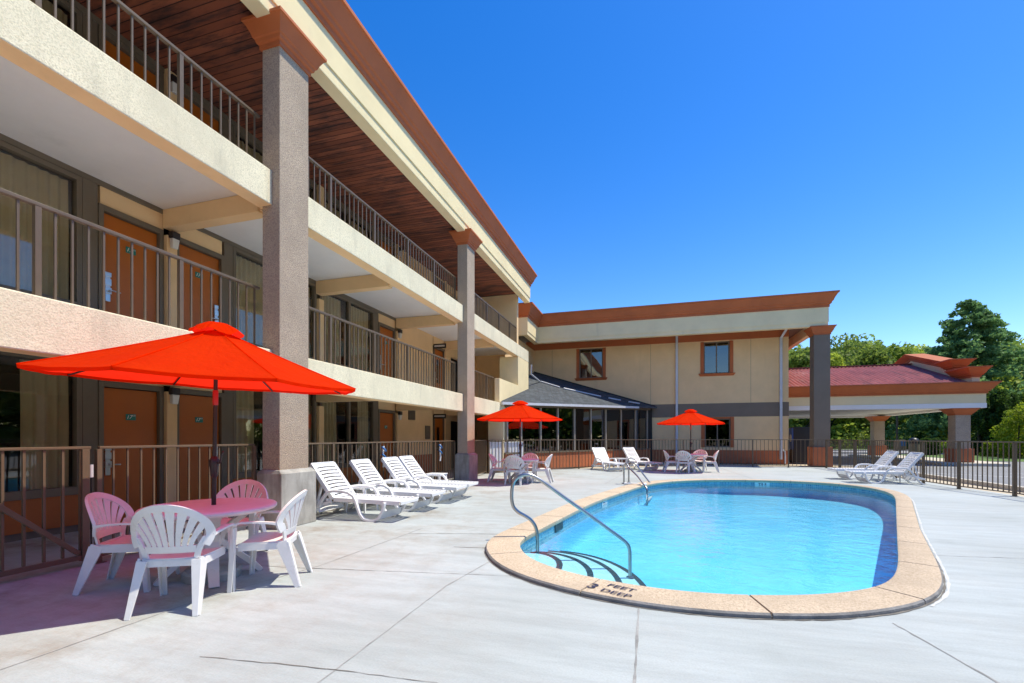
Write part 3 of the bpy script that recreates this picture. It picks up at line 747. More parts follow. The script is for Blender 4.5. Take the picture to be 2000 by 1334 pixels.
    # bulkhead lamp on the post between the two doors
for z in FL:
    for yc in (6.07, 13.72):
        b = MB().box(XW+.07, XW+.17, yc-.075, yc+.075, z+2.15, z+2.27).build('wall_lamp', M['pole_paint'], wing, bevel=.015)
        MB().add([(XW+.075,yc-.06,2.149+z),(XW+.165,yc-.065,2.149+z),(XW+.165,yc+.065,2.149+z),(XW+.075,yc+.06,2.149+z),
                  (XW+.075,yc-.05,1.99+z),(XW+.145,yc-.05,1.98+z),(XW+.145,yc+.05,1.98+z),(XW+.075,yc+.05,1.99+z)],
                 [(0,1,2,3),(7,6,5,4),(0,4,5,1),(1,5,6,2),(2,6,7,3),(3,7,4,0)]).build('lamp_shade', M['lamp_glass'], b, bevel=.012)
# vent grille, notice plaque, blade signs of the utility bay
for z in FL[:1]:
    g = MB().box(XW-.01, XW+.02, 14.48, 14.94, z+2.02, z+2.36)
    for q in range(9): g.bar((XW+.028, 14.5, z+2.06+q*.033), (XW+.028, 14.92, z+2.06+q*.033), .014, .016)
    g.build('vent_grille', M['brown_frame'], wing)
    pq = MB().box(XW-.01, XW+.02, 15.74, 16.14, z+1.33, z+1.84).build('notice_plaque', M['brown_frame'], wing, bevel=.01)
    MB().box(XW+.021, XW+.024, 15.80, 16.08, z+1.62, z+1.76).box(XW+.021, XW+.024, 15.80, 16.08, z+1.42, z+1.55).build('plaque_card', M['taupe'], pq)
for z in FL[:2]:
    sg = MB().box(XW+.02, XW+.55, 16.40, 16.43, z+2.13, z+2.31).build('blade_sign', M['black'], wing)
    mb = MB()
    for q in range(9): mb.box(XW+.07+q*.048, XW+.105+q*.048, 16.394, 16.3985, z+2.19, z+2.255)
    mb.build('sign_lettering', M['white_paint'], sg)
# balcony railings
def railing(parent, y0, y1, z0, z1, x, pitch=.145, post_every=10, ph=0, mat='rail', bw=.02, pw=.05):
    bars = MB(); k0 = math.ceil((y0-ph)/pitch); k1 = math.floor((y1-ph)/pitch)
    posts = []
    for k in range(k0, k1+1):
        y = ph+k*pitch
        if k % post_every == 0: posts.append(y); continue
        bars.box(x-bw/2, x+bw/2, y-bw/2, y+bw/2, z0, z1-.03)
    r = bars.build('balcony_railing', M[mat], parent)
    MB().box(x-.028, x+.028, y0, y1, z1-.032, z1+.008).build('top_rail', M[mat], r, bevel=.006)
    for y in posts: MB().box(x-pw/2, x+pw/2, y-pw/2, y+pw/2, z0, z1-.033).build('post', M[mat], r)
    return r
for z, zt in ((2.74, 3.71), (5.48, 6.36)):
    for a, b in ((-1.19, 5.70), (6.32, 13.21), (13.84, 16.80 if z < 3 else 20.0)):
        railing(wing, a, b, z-.02, zt, -5.80, ph=3.01)

# ================================================================== LOBBY WING (far)
lob = thing('lobby_wing', 'two storey cream lobby wing with terracotta cornice facing the far end of the pool', 'building', (0,0,0))
YF = 27.0
w = MB()
# wall with window openings, made of butted blocks
def wall_x(mb, x0, x1, z0, z1, holes, y0=YF, y1=YF+.3, mi=0):
    xs = sorted({x0, x1, *[h[0] for h in holes], *[h[1] for h in holes]}); 
    for a, b in zip(xs, xs[1:]):
        hs = sorted([(h[2], h[3]) for h in holes if h[0] <= a+1e-6 and h[1] >= b-1e-6]); z = z0
        for h0, h1 in hs:
            if h0 > z: mb.box(a, b, y0, y1, z, h0, mi)
            z = h1
        if z < z1: mb.box(a, b, y0, y1, z, z1, mi)
UW = [(-3.98,-2.62,4.84,6.57),(2.79,4.08,4.84,6.57)]; LW = [(2.83,4.12,.86,2.40)]
wall_x(w, -7.2, 6.87, .71, 2.5, LW); wall_x(w, -7.2, 6.87, 3.23, 6.62, UW)
w.box(6.57, 6.868, YF+.3, 40, .71, 2.5); w.box(6.57, 6.868, YF+.3, 40, 3.23, 6.62); w.box(-9, -6.7, 21.15, YF-.002, 0, 6.62)
w.build('wall', M['cream'], lob, bevel=.004)
MB().box(-7.2, 6.89, YF-.02, YF+.3, 0, .71).box(6.57, 6.89, YF+.3, 40, 0, .71).build('base_course', M['terra_base'], lob, bevel=.006)
MB().box(-7.2, 6.885, YF-.015, YF+.3, 2.5, 3.23).box(6.57, 6.885, YF+.3, 40, 2.5, 3.23).build('band_course', M['taupe'], lob, bevel=.006)
MB().box(-7.2, 6.885, YF-.02, YF+.3, 6.62, 7.15).box(6.57, 6.885, YF+.3, 40, 6.62, 7.15).build('frieze', M['terra'], lob, bevel=.006)
for x_, za, zb_ in ((.02,3.24,6.6),(5.1,3.24,6.6),(-5.6,3.24,6.6)): MB().box(x_-.006, x_+.006, YF-.003, YF+.01, za, zb_).build('control_joint', M['taupe'], lob)
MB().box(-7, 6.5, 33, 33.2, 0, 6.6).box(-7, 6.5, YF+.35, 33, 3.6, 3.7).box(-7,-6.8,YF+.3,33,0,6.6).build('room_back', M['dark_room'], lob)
FP = [(-9.0,22.9),(-6.05,22.9),(-6.05,25.2),(8.07,25.2),(8.07,40)]
MB().sweep(FP, [(0,6.68),(0,7.58),(-.28,7.58),(-.28,6.68)]).build('roof_fascia', M['fascia'], lob)
MB().sweep(FP, [(0,6.86),(.022,6.86),(.022,7.57),(0,7.57)]).build('fascia_panel', M['fascia'], lob)
MB().sweep(FP, CORN(7.57,.66,.36)).build('cornice', M['terra'], lob, smooth=30)
sf = MB(); sf.sheet([[(-9,23.1),(-6.3,23.1),(-6.3,25.4),(7.8,25.4),(7.8,40),(-9,40)]], 7.16); sf.build('soffit', M['taupe'], lob)
rf = MB(); rf.sheet([[(-9,22.9),(-6.05,22.9),(-6.05,25.2),(8.07,25.2),(8.07,40),(-9,40)]], 8.15); rf.build('roof', M['ridge_dark'], lob)
fc = MB().box(7.52, 8.2, 25.32, 25.95, .90, 6.40).build('column', M['taupe'], lob, bevel=.01)
MB().box(7.44, 8.28, 25.24, 26.03, 0, .93).build('pedestal', M['terra_base'], fc, bevel=.015)
MB().sweep([(7.52,25.32),(8.2,25.32),(8.2,25.95),(7.52,25.95)], CORN(6.30,.40,.20), closed=True).build('capital', M['terra'], fc, smooth=30)
def lob_window(x0, x1, z0, z1, sill):
    t = .06; y = YF
    f = MB().box(x0, x1, y+.04, y+.12, z0, z0+t).box(x0, x1, y+.04, y+.12, z1-t, z1).box(x0, x0+t, y+.04, y+.12, z0+t, z1-t).box(x1-t, x1, y+.04, y+.12, z0+t, z1-t)
    m_ = (x0+x1)/2; f.box(m_-.03, m_+.03, y+.05, y+.11, z0+t, z1-t)
    wdw = f.build('window', M['taupe'], lob, bevel=.004)
    MB().box(x0+t, x1-t, y+.075, y+.082, z0+t, z1-t).build('pane', M['dark_glass'] if z0 > 3 else M['room_glass'], wdw)
    tr = MB(); b = .17
    tr.box(x0-b, x0, y-.035, y+.03, z0, z1); tr.box(x1, x1+b, y-.035, y+.03, z0, z1)
    if z1 < 3: tr.box(x0-b, x1+b, y-.035, y+.03, z1, z1+.09)
    tr.build('surround', M['terra'], wdw, bevel=.006)
    if sill:
        MB().add([(x0-b-.10,y-.13,z0),(x1+b+.10,y-.13,z0),(x1+b+.10,y+.03,z0),(x0-b-.10,y+.03,z0),(x0-b-.02,y-.04,z0-.13),(x1+b+.02,y-.04,z0-.13),(x1+b+.02,y+.03,z0-.13),(x0-b-.02,y+.03,z0-.13)],
                 [(0,1,2,3),(7,6,5,4),(0,4,5,1),(1,5,6,2),(2,6,7,3),(3,7,4,0)]).build('sill', M['terra'], wdw, bevel=.006)
for q, h in enumerate(UW): lob_window(*h, True)
for h in LW: lob_window(*h, False)
# downspouts
for x, zlo, kick in ((1.40, .0, False), (6.50, .25, True)):
    d = MB().box(x-.06, x+.06, YF-.13, YF-.03, zlo, 6.55)
    if kick:
        d.add([(x-.06,YF-.13,6.55),(x+.06,YF-.13,6.55),(x+.06,YF-.03,6.55),(x-.06,YF-.03,6.55),(x+.16,YF-1.0,7.14),(x+.28,YF-1.0,7.14),(x+.28,YF-.9,7.14),(x+.16,YF-.9,7.14)],
              [(0,3,2,1),(4,5,6,7),(0,1,5,4),(1,2,6,5),(2,3,7,6),(3,0,4,7)])
        d.tube([(x+.1,YF-.09,.75),(x+.17,YF-.09,.66),(x+.19,YF-.09,.4),(x+.19,YF-.09,.03)], .04, 8)
    else: d.box(x-.06, x+.06, YF-.135, YF-.035, 6.551, 7.1)
    dd = d.build('downspout', M['white_metal'], lob, bevel=.008)
    for z in (1.6, 4.2, 6.2): MB().box(x-.075, x+.075, YF-.14, YF-.02, z, z+.04).build('strap', M['white_metal'], dd)

# ================================================================== SUNROOM
sun = thing('sunroom', 'glazed lean-to sunroom with grey shingle roof tucked into the inner corner', 'sunroom', (0,0,0))
A = Vector((-5.52, 17.3)); B = Vector((.15, 26.96)); D = (B-A).normalized(); Nn = Vector((D.y, -D.x)); Ls = (B-A).length
def sp_(t, o=0): return A+D*t+Nn*o
def wbar(mb, t0, t1, z0, z1, o0, o1, mi=0):
    P = [sp_(t0,o0), sp_(t1,o0), sp_(t1,o1), sp_(t0,o1)]; mb.prism([(p.x,p.y) for p in P], z0, z1, mi)
def zeave(t): return 2.80+.30*t/Ls
ts = []
for u in (1021,1059,1092.5,1125,1157,1186,1216,1244,1267):
    a = (u-1000)/900; r = Vector((-CAM_S+a*CAM_C, CAM_C+a*CAM_S))
    # solve A + D t = r s
    s_ = (A.x*D.y-A.y*D.x)/(r.x*D.y-r.y*D.x); P = r*s_; ts.append((P-A).dot(D))
ts = [.25]+ts
bw = MB(); wbar(bw, .1, Ls-.05, 0, .72, -.25, -.06); bw.build('base_wall', M['terra_base'], sun, bevel=.006)
sl = MB(); wbar(sl, .1, Ls-.05, .722, .79, -.22, -.02); sl.build('sill_rail', M['brown_frame'], sun)
for t in ts:
    mm = MB(); wbar(mm, t-.036, t+.036, .792, zeave(t)-.20, -.17, -.06); mm.build('mullion', M['mullion'], sun, bevel=.006)
for a, b in zip(ts, ts[1:]):
    if b-a < .12: continue
    gl = MB(); wbar(gl, a+.037, b-.037, .792, zeave((a+b)/2)-.20, -.13, -.122); gl.build('pane', M['dark_glass'], sun)
def eave(t, o, dz=0): p = sp_(t, o); return (p.x, p.y, zeave(t)+dz)
hd = MB(); hd.add([(*sp_(.1,-.2),zeave(.1)-.19),(*sp_(Ls-.05,-.2),zeave(Ls)-.19),(*sp_(Ls-.05,-.04),zeave(Ls)-.19),(*sp_(.1,-.04),zeave(.1)-.19),(*sp_(.1,-.2),zeave(.1)-.03),(*sp_(Ls-.05,-.2),zeave(Ls)-.03),(*sp_(Ls-.05,-.04),zeave(Ls)-.03),(*sp_(.1,-.04),zeave(.1)-.03)],
    [(0,3,2,1),(4,5,6,7),(0,1,5,4),(1,2,6,5),(2,3,7,6),(3,0,4,7)]); hd.build('header', M['brown_frame'], sun)
APX = Vector((-6.75, 26.99, 5.32))
e0 = Vector(eave(-.35, .22, -.02)); e1 = Vector(eave(Ls+.05, .22, -.02))
rt = MB(); rt.add([e0, e1, APX, e0-Vector((0,0,.07)), e1-Vector((0,0,.07)), APX-Vector((0,0,.07))], [(0,1,2),(5,4,3),(0,3,4,1),(1,4,5,2),(2,5,3,0)])
rt.build('roof', M['shingle'], sun)
gt = MB(); gt.bar(e0+Vector((Nn.x*.05,Nn.y*.05,-.06)), e0.lerp(e1,.83)+Vector((Nn.x*.05,Nn.y*.05,-.06)), .09, .10); gt.build('gutter', M['white_metal'], sun)
rn = (e1-e0).cross(APX-e0).normalized(); rn = rn if rn.z > 0 else -rn
def onroof(s, t): # s along eave fraction, t up the slope
    return e0.lerp(e1, s).lerp(APX, t)+rn*.04
rp = MB()
rp.tube([(-5.50,21.6,4.9),(-5.52,21.6,4.45),onroof(.26,.60)],.04,8)
for a, b in ((.28,.46),(.49,.72),(.76,.82),(.86,.91)):
    rp.tube([onroof(a, .60*(1-((a-.26)/.70))+.02), onroof(b, .60*(1-((b-.26)/.70))+.02)], .04, 8)
rp.build('drain_pipe', M['white_metal'], sun, smooth=60)
MB().bar(APX+Vector((0,-.02,.03)), e1+Vector((-.1,-.0,.05)), .1, .05).build('flashing', M['ridge_dark'], sun)
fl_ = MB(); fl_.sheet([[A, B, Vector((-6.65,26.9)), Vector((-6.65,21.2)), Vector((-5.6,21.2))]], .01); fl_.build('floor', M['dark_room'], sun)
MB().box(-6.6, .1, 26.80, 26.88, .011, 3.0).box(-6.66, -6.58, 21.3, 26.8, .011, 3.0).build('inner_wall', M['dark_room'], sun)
# things dimly seen inside: table and a door in the back wall
MB().box(-1.9, -1.0, 26.72, 26.79, .02, 2.1).build('inner_door', M['taupe'], sun)

# ================================================================== ENTRANCE CANOPY
can = thing('entrance_canopy', 'drive-under entrance canopy with red corrugated roof and stepped terracotta gable', 'canopy', (0,0,0))
CX0, CX1, CY0, CY1 = 6.92, 15.88, 28.5, 40.5; RY = 34.5
CP = [(CX0,CY0),(CX1,CY0),(CX1,CY1),(CX0,CY1)]
MB().sweep(CP, [(0,3.10),(0,3.58),(-.4,3.58),(-.4,3.10)]).build('fascia', M['fascia'], can)
MB().sweep(CP, [(.015,2.86),(.015,3.098),(-.42,3.098),(-.42,2.86)]).build('fascia_trim', M['white_soffit'], can)
MB().sweep(CP, CORN(3.57,.56,.40)).build('cornice', M['terra'], can, smooth=30)
MB().box(CX0, CX1-.43, CY0+.43, CY1-.43, 2.98, 3.03).build('ceiling', M['white_soffit'], can)
rr_ = MB(); nx = 400
for y_e, sgn in ((CY0-.05, 1), (CY1+.05, -1)):
    vs = []
    for i in range(nx+1):
        x = CX0+.02+(CX1-.35-CX0)*i/nx; w_ = .040*math.sin(2*math.pi*x/.21)
        for q in range(4):
            t = q/3; vs.append((x, y_e+(RY-y_e)*t, 4.02+1.88*t+w_))
    rr_.add(vs, [(i*4+j, (i+1)*4+j, (i+1)*4+j+1, i*4+j+1) for i in range(nx) for j in range(3)])
rr_.build('roof', M['red_roof'], can, smooth=60)
MB().bar((CX0,RY,5.94),(CX1-.3,RY,5.94),.3,.05).build('ridge_cap', M['red_roof'], can)
# gable parapet at the road end: stepped wall, lower return cornice and raised gable cornice
gp = [(CY0+.35,3.6),(CY0+.35,4.45),(CY0+1.7,4.62),(CY0+1.7,5.0),(RY,6.12),(CY1-1.7,5.0),(CY1-1.7,4.62),(CY1-.35,4.45),(CY1-.35,3.6)]
mb = MB(); k = len(gp)
mb.add([(CX1-.38,y,z) for y,z in gp]+[(CX1-.06,y,z) for y,z in gp], [tuple(range(k)), tuple(range(2*k-1,k-1,-1))]+[(i,(i+1)%k,(i+1)%k+k,i+k) for i in range(k)])
mb.build('gable_wall', M['fascia'], can)
def block_cornice(mb, y0, y1, z, h, o):
    mb.sweep([(CX1-.38,y0),(CX1-.06,y0),(CX1-.06,y1),(CX1-.38,y1)], CORN(z, h, o), closed=True)
for ya in (CY0+.35, CY1-1.6):
    lc = MB(); block_cornice(lc, ya, ya+1.25, 4.42, .52, .34); lc.build('lower_cornice', M['terra'], can, smooth=30)
def rake(mb, prof, ya, za, yb, zb):
    k = len(prof); vs = []
    for (y, z) in ((ya, za), (yb, zb)):
        for o, dz in prof: vs.append((CX1-.22+o, y, z+dz))
    mb.add(vs, [tuple(range(k)), tuple(range(2*k-1,k-1,-1))]+[(i,(i+1)%k,(i+1)%k+k,i+k) for i in range(k)])
RP = [(-.16,0),(-.22,.06),(-.22,.12),(-.46,.38),(-.50,.44),(.50,.44),(.46,.38),(.22,.12),(.22,.06),(.16,0)]
gc = MB(); rake(gc, RP, CY0+2.2, 5.08, RY, 6.12); rake(gc, RP, RY, 6.12, CY1-2.2, 5.08)
gc.build('gable_cornice', M['terra_base'], can)
for ya in (CY0+1.75, CY1-2.3):
    g2 = MB(); block_cornice(g2, ya, ya+.55, 4.98, .54, .42); g2.build('gable_return', M['terra'], can, smooth=30)
for x0, y0 in ((14.78,28.75),(14.95,38.0),(8.2,38.6)):
    x1 = x0+.62; y1 = y0+.62
    pi_ = MB().box(x0, x1, y0, y1, .8, 2.62).build('pillar', M['column'], can, bevel=.01)
    MB().box(x0-.1, x1+.1, y0-.1, y1+.1, .0, .82).build('pedestal', M['terra_base'], pi_, bevel=.012)
    MB().sweep([(x0,y0),(x1,y0),(x1,y1),(x0,y1)], CORN(2.52,.34,.26), closed=True).build('capital', M['terra'], pi_, smooth=30)
# ================================================================== FENCES
def fence(name, label, cat, nodes, pitch=.145, h=1.30, post_every=None, group=None, zb=.08, bar=.018, posts_at=None, pw=.05, feet=True):
    """picket railing along plan points; a post stands on every node"""
    t = thing(name, label, cat, (nodes[0][0], nodes[0][1], 0), 0, group)
    o = Vector((nodes[0][0], nodes[0][1], 0))
    for a, b in zip(nodes, nodes[1:]):
        a = Vector((*a, 0))-o; b = Vector((*b, 0))-o; d = (b-a); L_ = d.length; d.normalize()
        k = max(1, round(L_/pitch)); mb = MB()
        for i in range(1, k):
            p = a+d*(L_*i/k); mb.bar(p+Vector((0,0,zb+.012)), p+Vector((0,0,h-.03)), bar, bar, up=(d.x,d.y,0))
        pk = mb.build('pickets', M['rail'], t)
        MB().bar(a+Vector((0,0,h-.015)), b+Vector((0,0,h-.015)), .045, .03).build('top_rail', M['rail'], t, bevel=.005)
        MB().bar(a+Vector((0,0,zb)), b+Vector((0,0,zb)), .03, .026).build('bottom_rail', M['rail'], t)
    for i, p in enumerate(nodes):
        p = Vector((*p, 0))-o
        ps = MB().box(p.x-pw/2, p.x+pw/2, p.y-pw/2, p.y+pw/2, .008, h-.032)
        if feet: ps.box(p.x-.06, p.x+.06, p.y-.05, p.y+.05, .001, .0075)
        ps.build('post', M['rail'], t, bevel=.003)
    return t
def pts_between(a, b, n_): return [(a[0]+(b[0]-a[0])*i/n_, a[1]+(b[1]-a[1])*i/n_) for i in range(n_+1)]
fence('picket_fence', 'short brown metal fence behind the nearest umbrella table, between gate and column', 'fence', [(-5.90,3.60),(-5.86,5.67)], group='pool fence')
fence('picket_fence', 'brown metal fence between the two balcony columns behind four white loungers', 'fence', [(-5.84,6.36),(-5.84,7.49),(-5.84,8.95),(-5.84,10.4),(-5.84,11.85),(-5.84,13.25)], group='pool fence')
fence('picket_fence', 'short brown metal fence next to the second column, in front of the wing', 'fence', [(-5.75,13.95),(-6.06,16.7)], group='pool fence', pitch=.12)
far_nodes = [(-5.98,16.78),(-5.05,18.05),(-4.1,19.3),(-3.02,20.35),(-1.6,21.35),(-.15,22.3),(1.5,23.25),(3.15,24.0),(4.63,24.08),(6.13,24.12),(7.66,24.15)]
fence('picket_fence', 'long brown metal fence curving past the sunroom and the lobby wing', 'fence', far_nodes, pitch=.165, group='pool fence')
rn_ = [(7.66,24.15),(7.70,22.7),(7.74,21.3),(7.78,19.85),(7.84,18.4),(7.9,16.9),(7.99,15.40),(8.26,13.86),(8.32,12.4),(8.38,10.9),(8.4,9.4),(8.4,7.9)]
fence('picket_fence', 'brown metal fence along the parking lot at the right side of the pool', 'fence', rn_[0:1]+rn_[1:], pitch=.146, group='pool fence', pw=.065)
# gate
g = thing('gate', 'brown metal pool gate with a diagonal brace beside the nearest table', 'gate', (-5.90,3.52,0))
mb = MB()
for k in range(-6, 1):
    y = -.06-.157*(-k)-.03; mb.bar((0,y,.13),(0,y,1.27),.022,.022,up=(0,1,0))
for k in range(7,16): mb.bar((0,-.09-.157*k,.13),(0,-.09-.157*k,1.27),.022,.022,up=(0,1,0))
mb.build('pickets', M['rail'], g)
MB().bar((0,-2.6,1.285),(0,0,1.285),.05,.03).build('top_rail', M['rail'], g, bevel=.005)
MB().bar((0,-2.6,.10),(0,0,.10),.045,.05).build('bottom_rail', M['rail'], g, bevel=.005)
MB().box(-.035,.035,-.09,-.02,.06,1.268).build('stile', M['rail'], g, bevel=.004)
MB().bar((.028,-1.25,1.22),(.028,-.12,.15),.02,.05).build('brace', M['rail'], g, bevel=.004)
MB().tube([(.02,.0,.2),(.02,.0,.98)],.007,8).tube([(.02,.0,1.0),(.02,.0,1.1)],.016,8).box(.0,.05,-.03,.03,.04,.06).build('latch', M['black'], g, smooth=60)
MB().tube([(.02,.0,.96),(.02,.0,1.10)],.019,8).build('latch_collar', M['white_metal'], g, smooth=60)
# white board on the far fence, and hose brackets
wb = MB(); a_ = Vector((-5.98,16.78)); b_ = Vector((-4.1,19.3)); dd = (b_-a_).normalized(); nn_ = Vector((-dd.y, dd.x))
p0 = a_+dd*.10+nn_*.06; p1 = a_+dd*1.75+nn_*.06
wb.add([(p0.x,p0.y,.14),(p1.x,p1.y,.14),(p1.x,p1.y,1.22),(p0.x,p0.y,1.22)]+[(p.x+nn_.x*.02,p.y+nn_.y*.02,z) for p,z in ((p0,.14),(p1,.14),(p1,1.22),(p0,1.22))],
       [(0,1,2,3),(7,6,5,4),(0,4,5,1),(1,5,6,2),(2,6,7,3),(3,7,4,0)])
tag(wb.build('white_board', M['white_paint'], None, bevel=.005), 'plain white board fixed to the back of the fence by the second column', 'board')
def bracket(loc, label):
    t = thing('hose_bracket', label, 'bracket', loc, 0, 'blue brackets on the pool fence')
    mb = MB()
    for z in (1.12, .96): mb.tube([(.02,-.03,z+.05),(.06,-.05,z+.04),(.09,-.02,z),(.07,.03,z-.03),(.03,.03,z-.02)],.022,8)
    mb.build('hook', M['blue_bracket'], t, smooth=60)
    MB().tube([(.03,.0,.72),(.035,.02,.85),(.03,-.02,1.0),(.03,.01,1.2)],.024,8).build('stem', M['white_paint'], t, smooth=60)
bracket((-5.82,9.16,0), 'blue and white bracket on the fence behind the third lounger from the camera')
bracket((-5.82,12.10,0), 'blue and white bracket on the fence next to the second column')

# ================================================================== RESIN CHAIR
def chair_proto():
    t = thing('armchair', 'white resin armchair', 'chair', (0,0,0), 0, 'white resin armchairs')
    SH = .42
    def S(x, h):  # back shell: leans back, wraps round the sitter
        return Vector((x, -.195-.29*(h-.42)+1.2*x*x*(.35+.65*min(1, max(0,(h-.42)/.2))), h))
    def shell(mb, L, Rr, th=.012):
        """strip between two edge curves (x,h), given thickness"""
        n_ = len(L); vs = []
        for (xl, hl), (xr, hr) in zip(L, Rr):
            for q in (0, .5, 1):
                x = xl+(xr-xl)*q; h = hl+(hr-hl)*q
                c = S(x, h); e = .002
                nrm = (S(x+e, h)-S(x-e, h)).cross(S(x, h+e)-S(x, h-e)).normalized()
                vs += [c-nrm*th/2, c+nrm*th/2]
        fs = []
        for i in range(n_-1):
            a = i*6; b = a+6
            for q in (0, 2):
                fs += [(a+q, a+q+2, b+q+2, b+q), (a+q+1, b+q+1, b+q+3, a+q+3)]
            fs += [(a, b, b+1, a+1), (a+4, a+5, b+5, b+4)]
        fs += [(0,1,3,5,4,2), ((n_-1)*6, (n_-1)*6+2, (n_-1)*6+4, (n_-1)*6+5, (n_-1)*6+3, (n_-1)*6+1)]
        mb.add(vs, fs)
    mb = MB()
    CX, CHh = 0, .63
    def arch(a, rx, ry): return (rx*math.sin(a), CHh+ry*math.cos(a))
    # outer rim of the fan back
    An = [R(-118+236*i/36) for i in range(37)]
    shell(mb, [arch(a, .303, .250) for a in An], [arch(a, .247, .194) for a in An], .022)
    # slats fan from the base to the rim
    ns = 8
    for i in range(ns):
        f0 = -1+2*(i+.12)/ns; f1 = -1+2*(i+.88)/ns
        def curve(f):
            a = f*R(80); top = arch(a, .252, .199); bx = f*.165
            return [(bx+(top[0]-bx)*(u**1.35), .52+(top[1]-.52)*u) for u in [q/7 for q in range(8)]]
        shell(mb, curve(f0), curve(f1), .011)
    # base band of the back and its side stiles
    shell(mb, [(-.178+.356*q/8, .474) for q in range(9)], [(-.182+.364*q/8, .53) for q in range(9)], .014)
    shell(mb, [(-.19+.38*q/8, .405) for q in range(9)], [(-.19+.38*q/8, .432) for q in range(9)], .016)
    for sgn in (-1, 1):
        st = [(sgn*(.180+.070*(u**1.6)), .41+.19*u) for u in [q/6 for q in range(7)]]
        shell(mb, [(x-.022, h) for x, h in st], [(x+.022, h) for x, h in st], .016)
    mb.build('backrest', M['plastic'], t, smooth=40)
    # seat: dished panel with rounded front
    mb = MB(); nx_, ny_ = 10, 10; vs = []
    for j in range(ny_+1):
        for i in range(nx_+1):
            u = -1+2*i/nx_; v = j/ny_
            wd = .205+.035*math.sin(v*math.pi*.6); y = -.205+.43*v
            if v > .9: wd -= .02*(v-.9)*10
            z = SH-.018*(1-u*u)*(1-(2*v-1)**2)-(.022*max(0, (v-.85)/.15)**2)+.012*abs(u)**4
            vs.append((u*wd, y, z))
    N_ = len(vs); vs += [(x*.99, y, z-.016) for x, y, z in vs]; w_ = nx_+1
    fs = [(j*w_+i, j*w_+i+1, (j+1)*w_+i+1, (j+1)*w_+i) for j in range(ny_) for i in range(nx_)]
    fs += [tuple(reversed([q+N_ for q in f])) for f in fs]
    bd = [i for i in range(w_)]+[j*w_+nx_ for j in range(1, ny_+1)]+[ny_*w_+i for i in range(nx_-1, -1, -1)]+[j*w_ for j in range(ny_-1, 0, -1)]
    fs += [(bd[q], bd[q]+N_, bd[(q+1) % len(bd)]+N_, bd[(q+1) % len(bd)]) for q in range(len(bd))]
    mb.add(vs, fs)
    for sgn in (-1, 1): mb.bar((sgn*.222,-.2,SH-.03),(sgn*.232,.2,SH-.035),.014,.06)
    mb.bar((-.2,.2,SH-.04),(.2,.2,SH-.04),.014,.05); mb.bar((-.19,-.2,SH-.03),(.19,-.2,SH-.03),.014,.05)
    mb.build('seat', M['plastic'], t, smooth=40)
    for sgn in (-1, 1):
        s0 = S(sgn*.280, .60)
        path = [s0, s0+Vector((sgn*.006,.05,.012)), Vector((sgn*.300,-.02,.625)), Vector((sgn*.302,.08,.628)), Vector((sgn*.298,.16,.625)), Vector((sgn*.290,.205,.605)), Vector((sgn*.282,.222,.56))]
        MB().ribbon(path, [.035,.045,.056,.058,.056,.056,.055], [.03,.022,.016,.016,.016,.018,.02], (1,0,0.05*sgn)).build('armrest', M['plastic'], t, smooth=50)
        # legs: tapered angle sections
        lf = MB(); lf.bar((sgn*.282,.224,.58),(sgn*.276,.262,0),.062,.018,up=(0,1,0),w2=.042,h2=.016)
        lf.bar((sgn*.308,.205,.585),(sgn*.294,.248,0),.016,.05,up=(0,1,0),w2=.014,h2=.034); lf.build('leg', M['plastic'], t, bevel=.003)
        lb = MB(); lb.bar((sgn*.222,-.165,.425),(sgn*.252,-.315,0),.018,.105,up=(0,1,0),w2=.016,h2=.042)
        lb.bar((sgn*.195,-.222,.42),(sgn*.236,-.335,0),.075,.016,up=(0,1,0),w2=.04,h2=.014); lb.build('leg', M['plastic'], t, bevel=.003)
    return t
CH = chair_proto()
used_c = [False]
def place_chair(c, d, label):
    o = CH if not used_c[0] else copy_tree(CH); used_c[0] = True
    o.location = (c[0], c[1], .0); o.rotation_euler = (0,0,math.atan2(-d[0], d[1])); o['label'] = label
# ================================================================== TABLE
def table_proto():
    t = thing('patio_table', 'table', 'table', (0,0,0), 0, 'round resin tables')
    MB().lathe([(.02,.675),(.50,.675),(.545,.665),(.578,.672),(.592,.69),(.592,.706),(.580,.718),(.56,.722),(.02,.724)], n=64).build('table_top', M['plastic'], t, smooth=35)
    for k in range(4):
        a = R(45+90*k+8); dx = Vector((math.cos(a), math.sin(a), 0)); sd = Vector((-math.sin(a), math.cos(a), 0))
        hs = [0,.08,.18,.28,.36,.44,.54,.62,.674]; rs = [.44,.375,.27,.16,.085,.10,.20,.31,.40]
        MB().ribbon([dx*r+Vector((0,0,h)) for r, h in zip(rs, hs)], [.085,.09,.10,.115,.13,.13,.12,.12,.13], [.05,.05,.05,.05,.05,.05,.05,.045,.04], sd).build('leg', M['plastic'], t, smooth=45)
    MB().lathe([(.03,.30),(.10,.30),(.115,.36),(.10,.42),(.03,.42)], n=24).build('hub', M['plastic'], t, smooth=40)
    return t
TB = table_proto()
